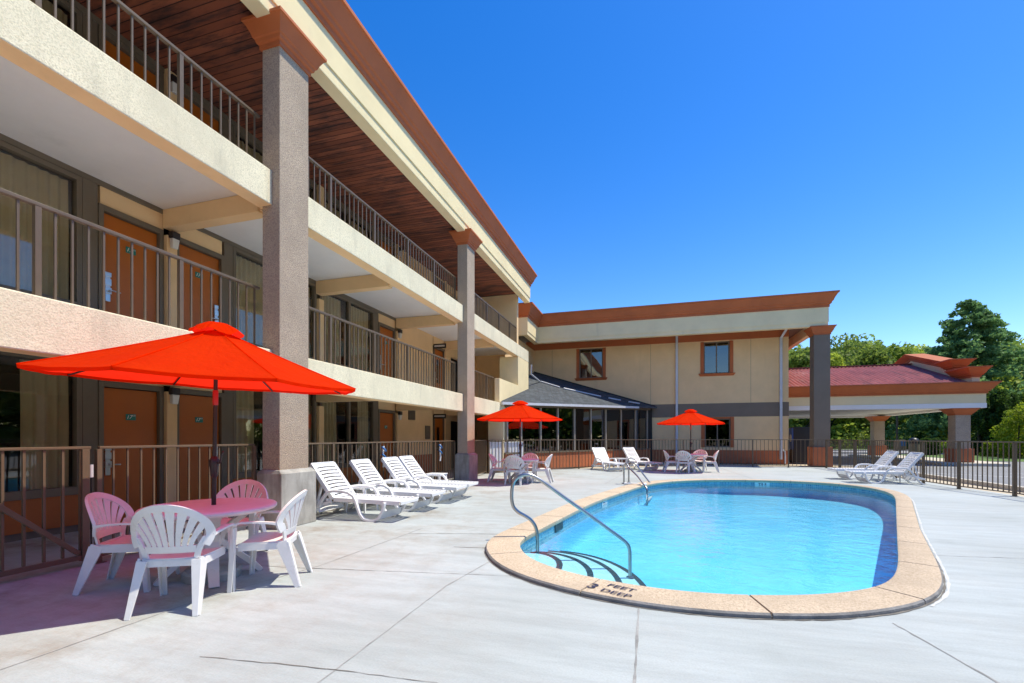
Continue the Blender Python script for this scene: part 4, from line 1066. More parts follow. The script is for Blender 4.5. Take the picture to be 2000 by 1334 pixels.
# ================================================================== UMBRELLA
def umbrella_proto(RR=1.36, rim=1.96, rise=.52):
    t = thing('patio_umbrella', 'umbrella', 'umbrella', (0,0,0), 0, 'red patio umbrellas')
    mb = MB(); nr, na = 9, 6; rnd = random.Random(3)
    def rp_(k, r): # rib curve
        a = R(22.5+45*k); u = r/RR
        return Vector((r*math.cos(a), r*math.sin(a), rim+rise*(1-u)-.012*math.sin(u*math.pi)))
    vs = []; fs = []
    W = 8*na
    for i in range(nr+1):
        r = .06+(RR-.06)*i/nr
        for k in range(8):
            for j in range(na):
                s = j/na; p = rp_(k, r).lerp(rp_(k+1, r), s); u = r/RR
                bow = math.sin(math.pi*s)
                p.z -= .016*bow*u+.004*rnd.uniform(-1,1)*u; 
                if i == nr: p.x *= 1-.006*bow; p.y *= 1-.006*bow
                vs.append(p)
    fs = [(i*W+j, i*W+(j+1) % W, (i+1)*W+(j+1) % W, (i+1)*W+j) for i in range(nr) for j in range(W)]
    # hem
    o = len(vs)
    for j in range(W):
        p = vs[nr*W+j]; vs.append(Vector((p.x*.997, p.y*.997, p.z-.028)))
    fs += [(nr*W+j, nr*W+(j+1) % W, o+(j+1) % W, o+j) for j in range(W)]
    mb.add(vs, fs)
    for k in range(8): mb.tube([rp_(k, r)+Vector((0,0,.002)) for r in (.1,.4,.7,1.0,1.2,RR)], .006, 6)
    cn = mb.build('canopy', M['fabric'], t, smooth=22, fix=False)
    # wind vent: small loose cap
    mb = MB(); vs = []; n2 = 48
    for i, (r, z) in enumerate(((.02,.095),(.09,.085),(.17,.045),(.235,-.015))):
        for j in range(n2):
            a = 2*math.pi*j/n2; w_ = math.cos(4*(a-R(22.5)))
            rr = r*(1+.05*w_*(i/3)); vs.append((rr*math.cos(a), rr*math.sin(a), rim+rise+z-.03+(.014*w_ if i == 3 else 0)+(.013*math.sin(7*a+1)+.009*math.sin(11*a) if i == 3 else 0)))
    mb.add(vs, [(i*n2+j, i*n2+(j+1) % n2, (i+1)*n2+(j+1) % n2, (i+1)*n2+j) for i in range(3) for j in range(n2)]+[tuple(range(n2))])
    mb.build('vent_cap', M['fabric'], t, smooth=60, fix=False)
    for k in range(8):
        MB().tube([rp_(k, r)-Vector((0,0,.022)) for r in (.05,.4,.8,1.1,RR-.01)], .009, 6).tube([Vector((0,0,rim+.02))+rp_(k,.03)*0+Vector((.03*math.cos(R(22.5+45*k)),.03*math.sin(R(22.5+45*k)),0)), rp_(k,.62)-Vector((0,0,.03))], .007, 6).build('rib', M['pole_paint'], t, smooth=60)
    MB().tube([(0,0,.05),(0,0,1.05)],.021,12).tube([(0,0,1.0),(0,0,rim+rise+.02)],.019,12).build('pole', M['pole_paint'], t, smooth=60)
    cr = MB().lathe([(.022,1.00),(.034,1.02),(.040,1.10),(.046,1.13),(.046,1.17),(.03,1.20),(.021,1.21)], n=18).build('crank_housing', M['pole_paint'], t, smooth=40)
    MB().tube([(.04,.0,1.14),(.075,.0,1.15),(.085,.0,1.22),(.11,.0,1.26)],.009,8).build('crank', M['pole_paint'], cr, smooth=60)
    MB().lathe([(.022,1.72),(.025,1.73),(.025,1.86),(.022,1.87)], n=14).build('tilt_collar', M['red_collar'], t, smooth=40)
    MB().lathe([(.03,0),(.25,0),(.255,.02),(.255,.075),(.235,.095),(.05,.11),(.045,.2),(.024,.205)], n=40).build('base', M['concrete_base'], t, smooth=35)
    return t
UM = umbrella_proto()
sets = [((-4.22,3.56), 'nearest'), ((-3.89,13.87), 'second'), ((1.58,20.05), 'far')]
lab_t = ['round white resin table in the foreground, tinted pink under the red umbrella', 'round white resin table beside the second balcony column', 'round white resin table in front of the lobby wing windows']
lab_u = ['large red umbrella in the foreground, over the nearest table and four armchairs', 'red umbrella beside the second balcony column, in front of the sunroom', 'red umbrella in front of the lobby wing, right of the sunroom']
for i, ((c, _), lt, lu) in enumerate(zip(sets, lab_t, lab_u)):
    tb = TB if i == 0 else copy_tree(TB); um = UM if i == 0 else copy_tree(UM)
    tb.location = (c[0], c[1], 0); um.location = (c[0]+(.02 if i == 0 else 0), c[1], 0); tb['label'] = lt; um['label'] = lu
    tb.rotation_euler.z = (0, .4, .9)[i]; um.rotation_euler = [(R(0),R(1.2),R(0)),(0,0,R(4)),(0,0,R(-9))][i]
for c, d, l in [((-4.72,3.17),(.87,.49),'white armchair between the gate and the nearest table, pink in the red umbrella shade'),
                ((-3.77,2.93),(-.456,.89),'foremost white armchair, its fan back towards the camera, at the nearest table'),
                ((-3.55,3.62),(-.88,-.47),'white armchair in sun on the pool side of the nearest table, turned side-on'),
                ((-4.62,4.20),(.40,-.91),'white armchair behind the nearest table, by the first column pedestal'),
                ((-4.55,13.78),(1,.1),'white armchair right next to the second column, side-on to the umbrella table'),
                ((-3.84,13.22),(.03,1),'white armchair with its back to the camera at the table by the second column'),
                ((-3.22,13.95),(-1,-.05),'sunlit white armchair on the pool side of the table by the second column'),
                ((-3.82,14.55),(-.05,-1),'white armchair mostly hidden behind the table by the second column'),
                ((.84,19.85),(1,.12),'white armchair turned side-on, nearest the loungers, at the lobby table'),
                ((1.30,19.40),(.3,.95),'white armchair with its back to the camera at the lobby table'),
                ((2.30,20.05),(-1,.05),'white armchair on the canopy side of the lobby table'),
                ((1.95,20.78),(-.35,-.94),'white armchair behind the lobby table, under the lobby window')]:
    place_chair(c, d, l)

# the nearest canopy is tipped a little on its tilt joint
pv = Matrix.Translation((0,0,1.95)); tilt = pv @ Matrix.Rotation(R(2.2),4,'Y') @ Matrix.Rotation(R(1.2),4,'X') @ pv.inverted()
for ch in UM.children:
    if ch.name.split('.')[0] in ('canopy','vent_cap','rib'): ch.matrix_local = tilt @ ch.matrix_local
# ================================================================== LOUNGER (local +x = foot end, hinge near x=0)
def lounger_proto():
    t = thing('sun_lounger', 'lounger', 'sun lounger', (0,0,0), 0, 'white resin sun loungers')
    HW = .315
    def panel(p0, p1, slots, first, last, head):
        """slatted bed panel from p0 to p1 (x,z); curved slots across"""
        p0 = Vector((p0[0],0,p0[1])); p1 = Vector((p1[0],0,p1[1])); d = (p1-p0); L_ = d.length; d.normalize(); up = Vector((-d.z,0,d.x)); 
        if up.z < 0: up = -up
        mb = MB(); ny_ = 10; mg = .075; th = .02
        def P(s, y, k=0): 
            dip = -.018*(1-(y/HW)**2)
            return p0+d*s+Vector((0,y,0))+up*(dip-k*th)
        def slab(s0, s1, y0, y1, bow=True, s1f=None):
            vs = []
            for i in range(ny_+1):
                y = y0+(y1-y0)*i/ny_; b_ = .022*(1-(y/(HW-mg))**2) if bow else 0
                for s in (s0+b_*(1 if s0 > first+.001 or True else 0), s1+b_):
                    vs += [P(s, y), P(s, y, 1)]
            fs = []
            for i in range(ny_):
                a = i*4; b = a+4; fs += [(a,a+2,b+2,b),(a+1,b+1,b+3,a+3),(a,b,b+1,a+1),(a+2,a+3,b+3,b+2)]
            fs += [(0,1,3,2),(ny_*4,ny_*4+2,ny_*4+3,ny_*4+1)]
            mb.add(vs, fs)
        sp0 = (last-first)/slots; gap = .024
        for i in range(slots): slab(first+i*sp0+gap/2, first+(i+1)*sp0-gap/2, -HW+mg, HW-mg)
        for s0, s1 in ((0, first-gap/2+.0), (last+gap/2, L_)):
            vs = []
            for i in range(ny_+1):
                y = -HW+mg+(2*HW-2*mg)*i/ny_; b_ = .022*(1-(y/(HW-mg))**2)
                a_, c_ = (s0, s1+b_) if s0 == 0 else (s0+b_, s1)
                for s in (a_, c_): vs += [P(s, y), P(s, y, 1)]
            fs = []
            for i in range(ny_):
                a = i*4; b = a+4; fs += [(a,a+2,b+2,b),(a+1,b+1,b+3,a+3),(a,b,b+1,a+1),(a+2,a+3,b+3,b+2)]
            fs += [(0,1,3,2),(ny_*4,ny_*4+2,ny_*4+3,ny_*4+1)]
            mb.add(vs, fs)
        for sg in (-1, 1):
            y0_, y1_ = sorted((sg*HW, sg*(HW-mg)))
            c0 = p0+Vector((0,sg*(HW-mg/2),0))+up*(-.008); c1 = p1+Vector((0,sg*(HW-mg/2),0))+up*(-.008)
            if head: c1 = c1-d*.02
            mb.bar(c0, c1, mg, .022, up=up)
            e0_ = p0+Vector((0,sg*(HW-.006),0))-up*.035; e1_ = p1+Vector((0,sg*(HW-.006),0))-up*.035
            mb.bar(e0_, e1_-d*.03, .014, .06, up=up)
        mb.bar(p1-d*.008-up*.03+Vector((0,-HW+.02,0)), p1-d*.008-up*.03+Vector((0,HW-.02,0)), .014, .055, up=up)
        return mb
    panel((.0,.365),(-.465,.955), 8, .05, .63, True).build('backrest', M['plastic_clean'], t, smooth=30, bevel=.0025)
    panel((.01,.365),(1.30,.345), 14, .06, 1.20, False).build('seat', M['plastic_clean'], t, smooth=30, bevel=.0025)
    for sg in (-1, 1):
        y = sg*.345
        side = [(-.50,.012),(-.44,.02),(-.36,.085),(-.27,.215),(-.19,.34),(-.12,.425),(-.04,.472),(.08,.487),(.22,.487),(.34,.47),(.42,.415),(.47,.33),(.51,.22),(.56,.11),(.63,.035),(.73,.013),(.83,.016),(.92,.065),(.98,.16),(1.01,.27),(1.02,.325)]
        P_ = [Vector((x, y+sg*(.03 if .0 < x < .4 and z > .4 else 0), z)) for x, z in side]
        MB().ribbon(P_, .06, .042, (0,1,0)).build('side_frame', M['plastic_clean'], t, smooth=45, bevel=.006)
        MB().bar((-.26,sg*.24,.66),(-.40,sg*.25,.17),.03,.045,up=(0,1,0)).build('prop', M['plastic_clean'], t, bevel=.004)
    fr = MB().bar((-.05,.29,.30),(-.52,.29,.16),.03,.05).bar((-.05,-.29,.30),(-.52,-.29,.16),.03,.05).bar((-.52,-.3,.16),(-.52,.3,.16),.05,.04)
    fr.build('rear_brace', M['plastic_clean'], t, bevel=.004)
    fr = MB().bar((-.3,-.335,.15),(-.3,.335,.15),.12,.018,up=(.8,0,.6)); fr.build('rear_panel', M['plastic_clean'], t, bevel=.004)
    fr = MB().bar((.93,-.335,.10),(.93,.335,.10),.016,.13,up=(.35,0,1)).bar((1.0,-.345,.30),(1.0,.345,.30),.02,.05)
    MB().bar((-.12,-.335,.33),(-.12,.335,.33),.03,.04).build('hinge_bar', M['plastic_clean'], t, bevel=.004)
    fr.build('front_panel', M['plastic_clean'], t, bevel=.004)
    return t
LG = lounger_proto(); used_l = [False]
def place_lounger(hinge, d, label):
    o = LG if not used_l[0] else copy_tree(LG); used_l[0] = True
    o.location = (hinge[0], hinge[1], 0); o.rotation_euler = (0,0,math.atan2(d[1], d[0])); o['label'] = label
for h_, d, l in [((-5.2,6.99),(1,.0),'white sun lounger closest to the camera, beside the first column pedestal'),
                 ((-5.2,8.10),(1,.01),'second white sun lounger from the first column pedestal, along the fence'),
                 ((-5.2,9.22),(1,.01),'third white sun lounger along the building fence, close against the fourth'),
                 ((-5.2,9.93),(1,.0),'fourth white sun lounger along the building fence, nearest the second column'),
                 ((-1.92,20.15),(.60,-.80),'white sun lounger in front of the sunroom, nearest the umbrella table'),
                 ((-.62,20.95),(.70,-.71),'white sun lounger in front of the sunroom, partly in shade, nearest the lobby table'),
                 ((7.15,18.05),(-1,-.06),'white sun lounger at the parking fence, farther from the camera'),
                 ((7.22,16.78),(-1,-.03),'white sun lounger at the parking fence, nearer to the camera')]:
    place_lounger(h_, d, l)
# side tables
def side_table():
    t = thing('side_table', 'side', 'side table', (0,0,0), 0, 'small white side tables')
    MB().box(-.23,.23,-.23,.23,.462,.485).box(-.215,.215,-.215,.215,.43,.4615).build('table_top', M['plastic_clean'], t, bevel=.008)
    for sx_ in (-1,1):
        for sy_ in (-1,1): MB().bar((sx_*.185,sy_*.185,.43),(sx_*.205,sy_*.205,0),.05,.05,up=(0,1,0),w2=.032,h2=.032).build('leg', M['plastic_clean'], t, bevel=.004)
    return t
ST = side_table()
for i, (p, rz, l) in enumerate([((-5.25,7.57),0,'small white side table between the first two loungers by the fence'), ((-5.25,8.67),0,'small white side table between the second and third loungers by the fence'),
                ((-5.2,10.62),0,'small white side table past the fourth lounger, toward the second column'), ((-1.25,20.75),.6,'small white side table between the two loungers at the sunroom'), ((7.25,17.42),0,'small white side table between the two loungers at the parking fence')]):
    o = ST if i == 0 else copy_tree(ST); o.location = (*p, 0); o.rotation_euler = (0,0,rz); o['label'] = l

# ================================================================== POOL RAIL AND LADDER
hr = thing('handrail', 'bent stainless steel handrail over the corner pool steps', 'handrail', (0,0,0))
q0 = Vector((-1.46,6.13,0)); q1 = Vector((-.22,6.53,0)); 
rail_px = [(1050,1100),(1050,1060),(1049,1042),(1045,1027),(1036,1015),(1024,1007),(1012,1000),(1003,990),(999.5,975),(1000,955),(1003,942),(1011,932.5),(1023,927.5),(1036,928),(1048,933.5),(1063.7,943.5),(1100,970),(1142.4,1000),(1185,1031),(1215,1053),(1226,1064),(1230,1077),(1230.5,1095),(1230.5,1130)]
P_ = []
for u, v in rail_px:
    # sight line meets the vertical plane of the rail
    a = (u-1000)/900; r = Vector((-CAM_S+a*CAM_C, CAM_C+a*CAM_S)); dd_ = (q1-q0).xy.normalized()
    s_ = (q0.x*dd_.y-q0.y*dd_.x)/(r.x*dd_.y-r.y*dd_.x); p = r*s_; P_.append(Vector((p.x, p.y, 1.4+(HZ-v)/900*s_)))
P2 = []
for i in range(len(P_)-1):
    p0, p1, p2, p3 = P_[max(0,i-1)], P_[i], P_[i+1], P_[min(len(P_)-1,i+2)]
    for q in range(5):
        t_ = q/5; P2.append(.5*((2*p1)+(p2-p0)*t_+(2*p0-5*p1+4*p2-p3)*t_*t_+(3*p1-p0-3*p2+p3)*t_**3))
P2.append(P_[-1])
P2[0].z = -.28; P2[-1].z = -.53
MB().tube(P2, .024, 14).build('tube', M['pipe_steel'], hr, smooth=60)
MB().lathe([(.03,0),(.055,0),(.05,.018),(.03,.024)], (P2[0].x,P2[0].y,-.279), 20).lathe([(.03,0),(.055,0),(.05,.018),(.03,.024)], (P2[-1].x,P2[-1].y,-.529), 20).build('escutcheon', M['pipe_steel'], hr, smooth=40)
ld = thing('pool_ladder', 'stainless steel pool ladder with two bent rails on the left pool edge', 'ladder', (0,0,0))
for d0, w0 in ((onZ(1218.5,945,0), onZ(1264,962,-.12)), (onZ(1228,943,0), onZ(1273,953.5,-.12))):
    ax = (w0-d0); ax.z = 0; Lx = ax.length; ax.normalize()
    prof = [(0,-.02),(0,.2),(0,.42),(.015,.52),(.06,.585),(.13,.61),(.21,.585),(.29,.50),(.55*Lx+.05,.30),(.85*Lx,.10),(.97*Lx,.0),(Lx,-.12),(Lx,-.6)]
    pp_ = [d0+ax*x+Vector((0,0,z)) for x, z in prof]; Q = []
    for i in range(len(pp_)-1):
        p0, p1, p2, p3 = pp_[max(0,i-1)], pp_[i], pp_[i+1], pp_[min(len(pp_)-1,i+2)]
        for q in range(4):
            t_ = q/4; Q.append(.5*((2*p1)+(p2-p0)*t_+(2*p0-5*p1+4*p2-p3)*t_*t_+(3*p1-p0-3*p2+p3)*t_**3))
    Q.append(pp_[-1])
    MB().tube(Q, .024, 12).build('rail', M['pipe_steel'], ld, smooth=60)
    MB().lathe([(.03,0),(.06,0),(.055,.02),(.03,.03)], (d0.x,d0.y,.003), 18).build('flange', M['pipe_steel'], ld, smooth=40)
a0 = onZ(1264,962,-.12); b0 = onZ(1273,953.5,-.12)
for z in (-.35,-.58): MB().bar((a0.x,a0.y,z),(b0.x,b0.y,z),.08,.03).build('tread', M['white_paint'], ld, bevel=.006)
# white hose lying on the deck at the ladder foot
hp = [onZ(1219,944.5,.03), onZ(1232,944.8,.03), onZ(1244,945.6,.035), onZ(1250,948,.05), onZ(1257,946.5,.07), onZ(1261,944.5,.08)]
tag(MB().tube(hp, .03, 8).build('hose', M['white_paint'], None, smooth=60), 'short white hose lying on the deck at the ladder', 'hose')

# ================================================================== SMALL THINGS BEYOND THE FENCE
vm = thing('vending_machine', 'tall black vending machine with a blue front behind the lobby corner', 'vending machine', (0,0,0))
vx, vy = 7.35, 27.9
MB().box(vx-.02, vx+.78, vy, vy+.75, .06, 1.95).build('body', M['black'], vm, bevel=.02)
MB().box(vx-.06, vx-.022, vy+.03, vy+.72, .75, 1.90).build('front_panel', M['blue_panel'], vm, bevel=.01)
MB().box(vx-.06, vx-.022, vy+.05, vy+.70, .15, .70).build('coin_panel', M['taupe'], vm, bevel=.01)
MB().box(vx+.0, vx+.76, vy+.02, vy+.73, .0, .058).build('plinth', M['taupe'], vm)
MB().lathe([(.0,0),(.2,0),(.2,.01),(.0,.01)], (0,0,0), 24).build('round_mark', M['white_paint'], vm)
rm = [o for o in vm.children if o.name.startswith('round_mark')][0]; rm.rotation_euler = (0,R(-90),0); rm.location = (vx-.061, vy+.37, 1.35)
p = atD(1785, 33.0); tc = thing('trash_can', 'dark round-topped trash can beside the canopy pillars', 'trash can', (p.x,p.y,0))
MB().lathe([(.05,0),(.30,0),(.32,.9),(.30,.95),(.05,.95)], n=24).build('bin', M['brown_frame'], tc, smooth=40)
MB().lathe([(.05,.951),(.33,.951),(.33,1.1),(.25,1.28),(.10,1.36),(.02,1.37)], n=24).build('lid', M['black'], tc, smooth=40)
p = atD(1758, 34.0); nb = thing('newspaper_box', 'small grey blue newspaper box beside the far canopy pillar', 'newspaper box', (p.x,p.y,0), R(20))
MB().box(-.25,.25,-.2,.2,.45,1.2).build('cabinet', M['taupe'], nb, bevel=.02); MB().box(-.2,.2,-.215,-.201,.75,1.12).build('display_window', M['blue_bracket'], nb)
MB().tube([(0,0,0),(0,0,.45)],.06,10).box(-.2,.2,-.18,.18,0,.03).build('stand', M['black'], nb)
p = atD(1752, 38.0); tag(MB().tube([(p.x,p.y,-.01),(p.x,p.y,4.2)],.07,10).build('post', M['bark'], None, smooth=60), 'thin dark post standing beyond the canopy pillars', 'post')
bpy.data.objects['post'] if 'post' in bpy.data.objects else None
# ================================================================== TREES
def leaves(mb, c, rad, n_, size, rnd, flat=1.0, droop=0):
    for _ in range(n_):
        while True:
            v = Vector((rnd.uniform(-1,1), rnd.uniform(-1,1), rnd.uniform(-1,1)))
            if v.length < 1: break
        v = v.normalized()*(v.length**.45)
        p = c+Vector((v.x*rad[0], v.y*rad[1], v.z*rad[2]))
        a = Vector((rnd.gauss(0,1), rnd.gauss(0,1), rnd.gauss(0,1)*flat)).normalized()
        b = a.cross(Vector((rnd.gauss(0,1), rnd.gauss(0,1), rnd.gauss(0,1)))).normalized()
        s = size*rnd.uniform(.6,1.35)
        q = a*s*.55; w = b*s*.32
        mb.add([p-q, p+w-q*.1, p+q, p-w+q*.1], [(0,1,2,3)])
def tree(name, label, kind, pos, h, r, leaf, seed, n_leaf=4500, size=.32, group=None, cat='tree', bole=.3):
    rnd = random.Random(seed); t = thing(name, label, cat, (pos.x, pos.y, -.02), 0, group)
    tk = MB(); mb = MB()
    lean = Vector((rnd.uniform(-.04,.04), rnd.uniform(-.04,.04), 0))*h
    top = Vector((0,0,h*.93))+lean
    tk.tube([Vector((0,0,0)), Vector((0,0,h*.25))+lean*.2, Vector((0,0,h*.6))+lean*.6, top], [h*.020+.05, h*.016+.03, h*.010, .02], 8)
    cl = []
    if kind == 'broad':
        m_ = 46
        for i in range(m_):
            z = rnd.uniform(bole, 1.0); prof = math.sin(math.pi*min(1, (z-bole)/(1-bole)*.86+.14))**.7
            a = rnd.uniform(0, 6.283); d = r*prof*rnd.uniform(.45,1.0)
            cl.append((Vector((d*math.cos(a), d*math.sin(a), h*z-.07*h))+lean*z, r*rnd.uniform(.26,.42), .75))
    elif kind == 'pine':
        m_ = 34
        for i in range(m_):
            z = rnd.uniform(bole, 1.0); u = (z-bole)/(1-bole); prof = (math.sin(math.pi*(u*.75+.2)))
            a = rnd.uniform(0, 6.283); d = r*prof*rnd.uniform(.3,1.0)
            cl.append((Vector((d*math.cos(a), d*math.sin(a), h*z-.04*h))+lean*z, r*rnd.uniform(.22,.38), .62))
    elif kind == 'conifer':
        nl = 26
        for q in range(nl):
            u = (q+.5)/nl; prof = (1-u)**.66+.015
            for bnum in range(int(7+15*(1-u))):
                a = rnd.uniform(0, 6.283); ext = rnd.uniform(.80,1.12)
                for f in ((.45,.72,1.0) if u < .9 else (.6,1.0)):
                    d = r*prof*ext*f; uu = u+rnd.uniform(-.018,.018)-.045*f*(1-u)
                    cl.append((Vector((d*math.cos(a), d*math.sin(a), h*(bole+(1-bole)*uu)+.02*h)), r*rnd.uniform(.065,.10)*(1.1-.35*u)*(1.25-.35*f), .62))
    elif kind == 'column':
        m_ = 60
        for i in range(m_):
            z = rnd.uniform(0.02, .97); prof = math.sin(math.pi*(z*.80+.20))**.75
            a = rnd.uniform(0, 6.283); d = r*prof*rnd.uniform(.5,.95)
            cl.append((Vector((d*math.cos(a), d*math.sin(a), h*z)), r*rnd.uniform(.24,.36), 1.5))
    elif kind == 'ball':
        m_ = 40
        for i in range(m_):
            a = rnd.uniform(0, 6.283); z = rnd.random(); prof = math.sqrt(max(0, 1-(z*1.1-.3)**2)); d = r*prof*rnd.uniform(.5,.92)
            cl.append((Vector((d*math.cos(a), d*math.sin(a), h*z*.85+.1)), r*rnd.uniform(.25,.36), .9))
    per = max(6, n_leaf//len(cl))
    for c, cr, sq in cl:
        cr2 = cr*rnd.uniform(.8,1.2); leaves(mb, c, (cr2, cr2, cr2*sq), per, size, rnd)
    if kind in ('broad','pine'):
        for c, cr, sq in cl[::3]:
            z0 = max(h*.12, c.z-h*rnd.uniform(.10,.25)); b0 = Vector((lean.x*z0/h, lean.y*z0/h, z0)); md = b0.lerp(c, .5)+Vector((0,0,-.04*h*rnd.random()))
            tk.tube([b0, md, c], [h*.0075, h*.005, .02], 5)
    tk.build('trunk', M['bark'], t, smooth=60)
    mb.build('crown', M[leaf], t, fix=False)
    return t
# the big blue-green tree behind the canopy
tree('cedar_tree', 'big blue-green conifer rising above the canopy gable', 'conifer', atD(1893, 50), 15.7, 7.0, 'leaf_blue', 1, 42000, .36, bole=.06)
specs = [ # u, dist, height, radius, kind, leaf, label
 (1552, 60, 12.2, 3.4, 'pine', 'leaf_pine', 'dark pine just right of the lobby wing, behind the tall column'),
 (1580, 66, 13.2, 4.2, 'pine', 'leaf_pine', 'pine partly hidden by the tall lobby column'),
 (1612, 62, 12.2, 3.6, 'broad', 'leaf_yellow', 'low yellow-green tree directly behind the tall lobby column'),
 (1648, 68, 16.2, 6.0, 'broad', 'leaf_pine', 'broad olive pine, highest crown of the wood right of the tall column'),
 (1690, 72, 15.6, 5.4, 'pine', 'leaf_mid', 'rounded green tree between the olive pine and the grey-limbed pine'),
 (1715, 60, 13.0, 4.2, 'pine', 'leaf_pine', 'thin pine with dark bare limbs showing, above the red roof'),
 (1748, 70, 15.2, 5.0, 'broad', 'leaf_mid', 'light green tree above the middle of the red roof'),
 (1790, 72, 15.0, 5.2, 'broad', 'leaf_yellow', 'pale yellow-green tree left of the gable peak'),
 (1832, 74, 14.4, 4.6, 'broad', 'leaf_yellow', 'yellow-green tree behind the gable peak'),
 (1972, 56, 11.2, 5.0, 'broad', 'leaf_yellow', 'bright green tree right of the big conifer'),
 (2012, 60, 13.4, 4.6, 'broad', 'leaf_mid', 'green tree at the right edge, past the big conifer'),
 (1945, 47, 7.2, 3.4, 'broad', 'leaf_yellow', 'bushy green tree under the right side of the big conifer'),
 (2060, 54, 12.5, 5.0, 'broad', 'leaf_mid', 'tree beyond the right edge of the parking lot'),
]
for i, (u, d, h, r, kd, lf, lb) in enumerate(specs):
    tree('pine_tree' if kd == 'pine' else 'broadleaf_tree', lb, kd, atD(u, d), h*(1.04 if u < 1850 else 1.0), r*1.08, lf, 20+i, 7600, .46, 'trees beyond the road', bole=.10 if kd == 'broad' else .22)
# clipped conifers and bushes along the parking lot
cols_ = [(1913,36.5,5.0,.95,'leaf_dark','tall dark columnar arborvitae right of the canopy pillar'),(1930,38,4.6,.75,'leaf_gold','slim golden green arborvitae between two dark ones'),
         (1951,36.0,4.9,1.1,'leaf_dark','dark columnar arborvitae nearer the right edge'),(1972,40,5.2,1.0,'leaf_dark','dark arborvitae behind the golden bush')]
for i, (u, d, h, r, lf, lb) in enumerate(cols_):
    tree('arborvitae', lb, 'column', atD(u, d), h, r, lf, 60+i, 6500, .19, 'clipped conifers along the parking lot', 'shrub')
for i, (u, d, h, r, lf, lb) in enumerate([(1903,40,2.9,1.1,'leaf_gold','golden bush between the canopy pillar and the dark arborvitae'),(1990,31,3.3,1.25,'leaf_gold','large golden green bush at the right edge, behind the fence'),
        (1816,37,1.25,.75,'leaf_dark','low round dark bush between the canopy pillars'),(1843,39,1.0,.7,'leaf_gold','low bright bush next to the round dark one'),(1947,33.5,.95,.8,'leaf_gold','low yellow-green shrub in front of the dark arborvitae'),(1868,38,1.2,.9,'leaf_mid','low green bush behind the near canopy pillar')]):
    tree('shrub', lb, 'column' if h > 3 else 'ball', atD(u, d), h, r, lf, 80+i, 6000, .15, 'bushes along the parking lot', 'shrub')
# understorey across the road, seen under the canopy: reads as one mass
rnd = random.Random(9); mbs = [MB(), MB(), MB()]
for i in range(330):
    u = rnd.uniform(1440, 2150); d = rnd.uniform(57, 70); p = atD(u, d); hh = rnd.uniform(.3, 4.6)*(1 if d > 60 else .55)
    p.z = hh*rnd.uniform(.25, 1); leaves(mbs[rnd.choice((0,0,1,1,2))], p, (1.9,1.9,1.2), 95, .40, rnd)
for i in range(3):
    tag(mbs[i].build('undergrowth', M[('leaf_mid','leaf_pine','leaf_yellow')[i]], None, fix=False), ('mid green', 'dark olive', 'yellow-green')[i]+' undergrowth across the road, seen under the entrance canopy', 'undergrowth', kind='stuff')
rd = MB()
for i in range(900):
    p = atD(rnd.uniform(1650, 1960), rnd.uniform(56.6, 58.5)); hh = rnd.uniform(.8, 1.9); q = Vector((rnd.uniform(-.2,.2), rnd.uniform(-.2,.2), hh))
    rd.add([p+Vector((-.03,0,0)), p+Vector((.03,0,0)), p+q], [(0,1,2)])
M['reed'] = surf('dry_reeds', (.36,.33,.17), .9, .2, 1)
tag(rd.build('reeds', M['reed'], None, fix=False), 'strip of tall dry grass along the far side of the road', 'reeds', kind='stuff')
# far wood closing the view
fw = MB()
for i in range(1000):
    u = rnd.uniform(1420, 2300); d = rnd.uniform(78, 96); p = atD(u, d); p.z = 1.5+17.0*rnd.random()**.7*(.86+.14*math.sin(u*.031)*math.sin(u*.0113+1))
    leaves(fw, p, (2.6,2.6,1.9), 55, .75, rnd)
for i in range(420):
    u = rnd.uniform(1430, 1900); d = rnd.uniform(74, 84); p = atD(u, d)
    p.z = (15.6+1.1*math.sin((u-1560)*.0125)+.5*math.sin(u*.061)-.0035*abs(u-1660))*d/80-1.9*rnd.random()
    leaves(fw, p, (1.5,1.5,1.0), 60, .5, rnd)
tag(fw.build('far_wood', M['leaf_mid'], None, fix=False), 'dense green wood filling the distance behind the road', 'wood', kind='stuff')

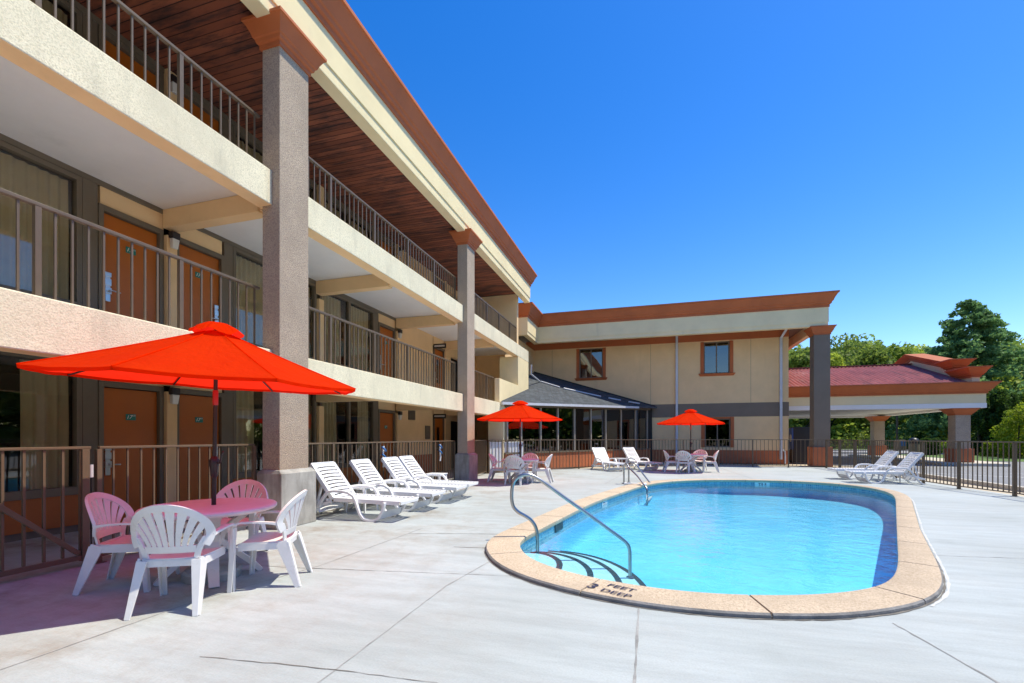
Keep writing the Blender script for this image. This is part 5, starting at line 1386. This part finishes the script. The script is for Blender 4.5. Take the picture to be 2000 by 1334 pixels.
# wood on the far side of the parking lot, seen only in the window reflections
ew = MB()
for i in range(700):
    p = Vector((rnd.uniform(34, 46), rnd.uniform(-30, 48), rnd.uniform(.5, 11)))
    leaves(ew, p, (2.4,2.4,1.9), 36, 1.0, rnd)
for i in range(520):
    p = Vector((rnd.uniform(-16, 44), rnd.uniform(-44, -32), rnd.uniform(.4, 10.5)))
    leaves(ew, p, (2.4,2.4,1.9), 36, 1.0, rnd)
tag(ew.build('parking_wood', M['leaf_pine'], None, fix=False), 'dark green wood around the parking lot, mirrored in the windows', 'wood', kind='stuff')

# ================================================================== LIGHT, SKY, CAMERA
SUN_DIR = Vector((.43, .15, 1.0)).normalized()
el = math.asin(SUN_DIR.z); az = math.atan2(SUN_DIR.x, SUN_DIR.y)
sd_ = bpy.data.lights.new('sun', 'SUN'); sd_.energy = SUN_E; sd_.angle = R(.5); sd_.color = (1, .985, .92)
so = bpy.data.objects.new('sun', sd_); COL.objects.link(so); so.rotation_euler = SUN_DIR.to_track_quat('Z', 'Y').to_euler()
wd = bpy.data.worlds.new('World'); scene.world = wd; wd.use_nodes = True; nt = wd.node_tree
sk = nt.nodes.new('ShaderNodeTexSky'); sk.sky_type = 'NISHITA'; sk.sun_disc = False; sk.sun_elevation = el; sk.sun_rotation = az
sk.air_density = 1.0; sk.dust_density = .25; sk.ozone_density = 3.0; sk.altitude = 20
hs = nt.nodes.new('ShaderNodeHueSaturation'); hs.inputs['Saturation'].default_value = SKY_SAT; hs.inputs['Hue'].default_value = SKY_HUE
bg = nt.nodes['Background']; bg.inputs['Strength'].default_value = SKY_E
nt.links.new(sk.outputs[0], hs.inputs['Color']); nt.links.new(hs.outputs[0], bg.inputs['Color'])
cd = bpy.data.cameras.new('camera'); cd.sensor_width = 36; cd.lens = 36*FPX/2000; cd.shift_y = (HZ-667)/2000; cd.clip_end = 1000; cd.clip_start = .05
co = bpy.data.objects.new('camera', cd); COL.objects.link(co); co.location = (0,0,CAMH)
co.rotation_euler = (R(90), 0, math.atan2(CAM_S, CAM_C)); scene.camera = co
scene.render.engine = 'CYCLES'; cy = scene.cycles
cy.use_denoising = True; cy.max_bounces = 10; cy.diffuse_bounces = 5; cy.glossy_bounces = 4; cy.transparent_max_bounces = 12; cy.transmission_bounces = 4
cy.caustics_reflective = False; cy.caustics_refractive = False
vs_ = scene.view_settings; vs_.view_transform = 'Standard'; vs_.look = 'None'; vs_.exposure = EXPO; vs_.gamma = 1
vs_.use_white_balance = True; vs_.white_balance_temperature = WB_T; vs_.white_balance_tint = WB_TINT
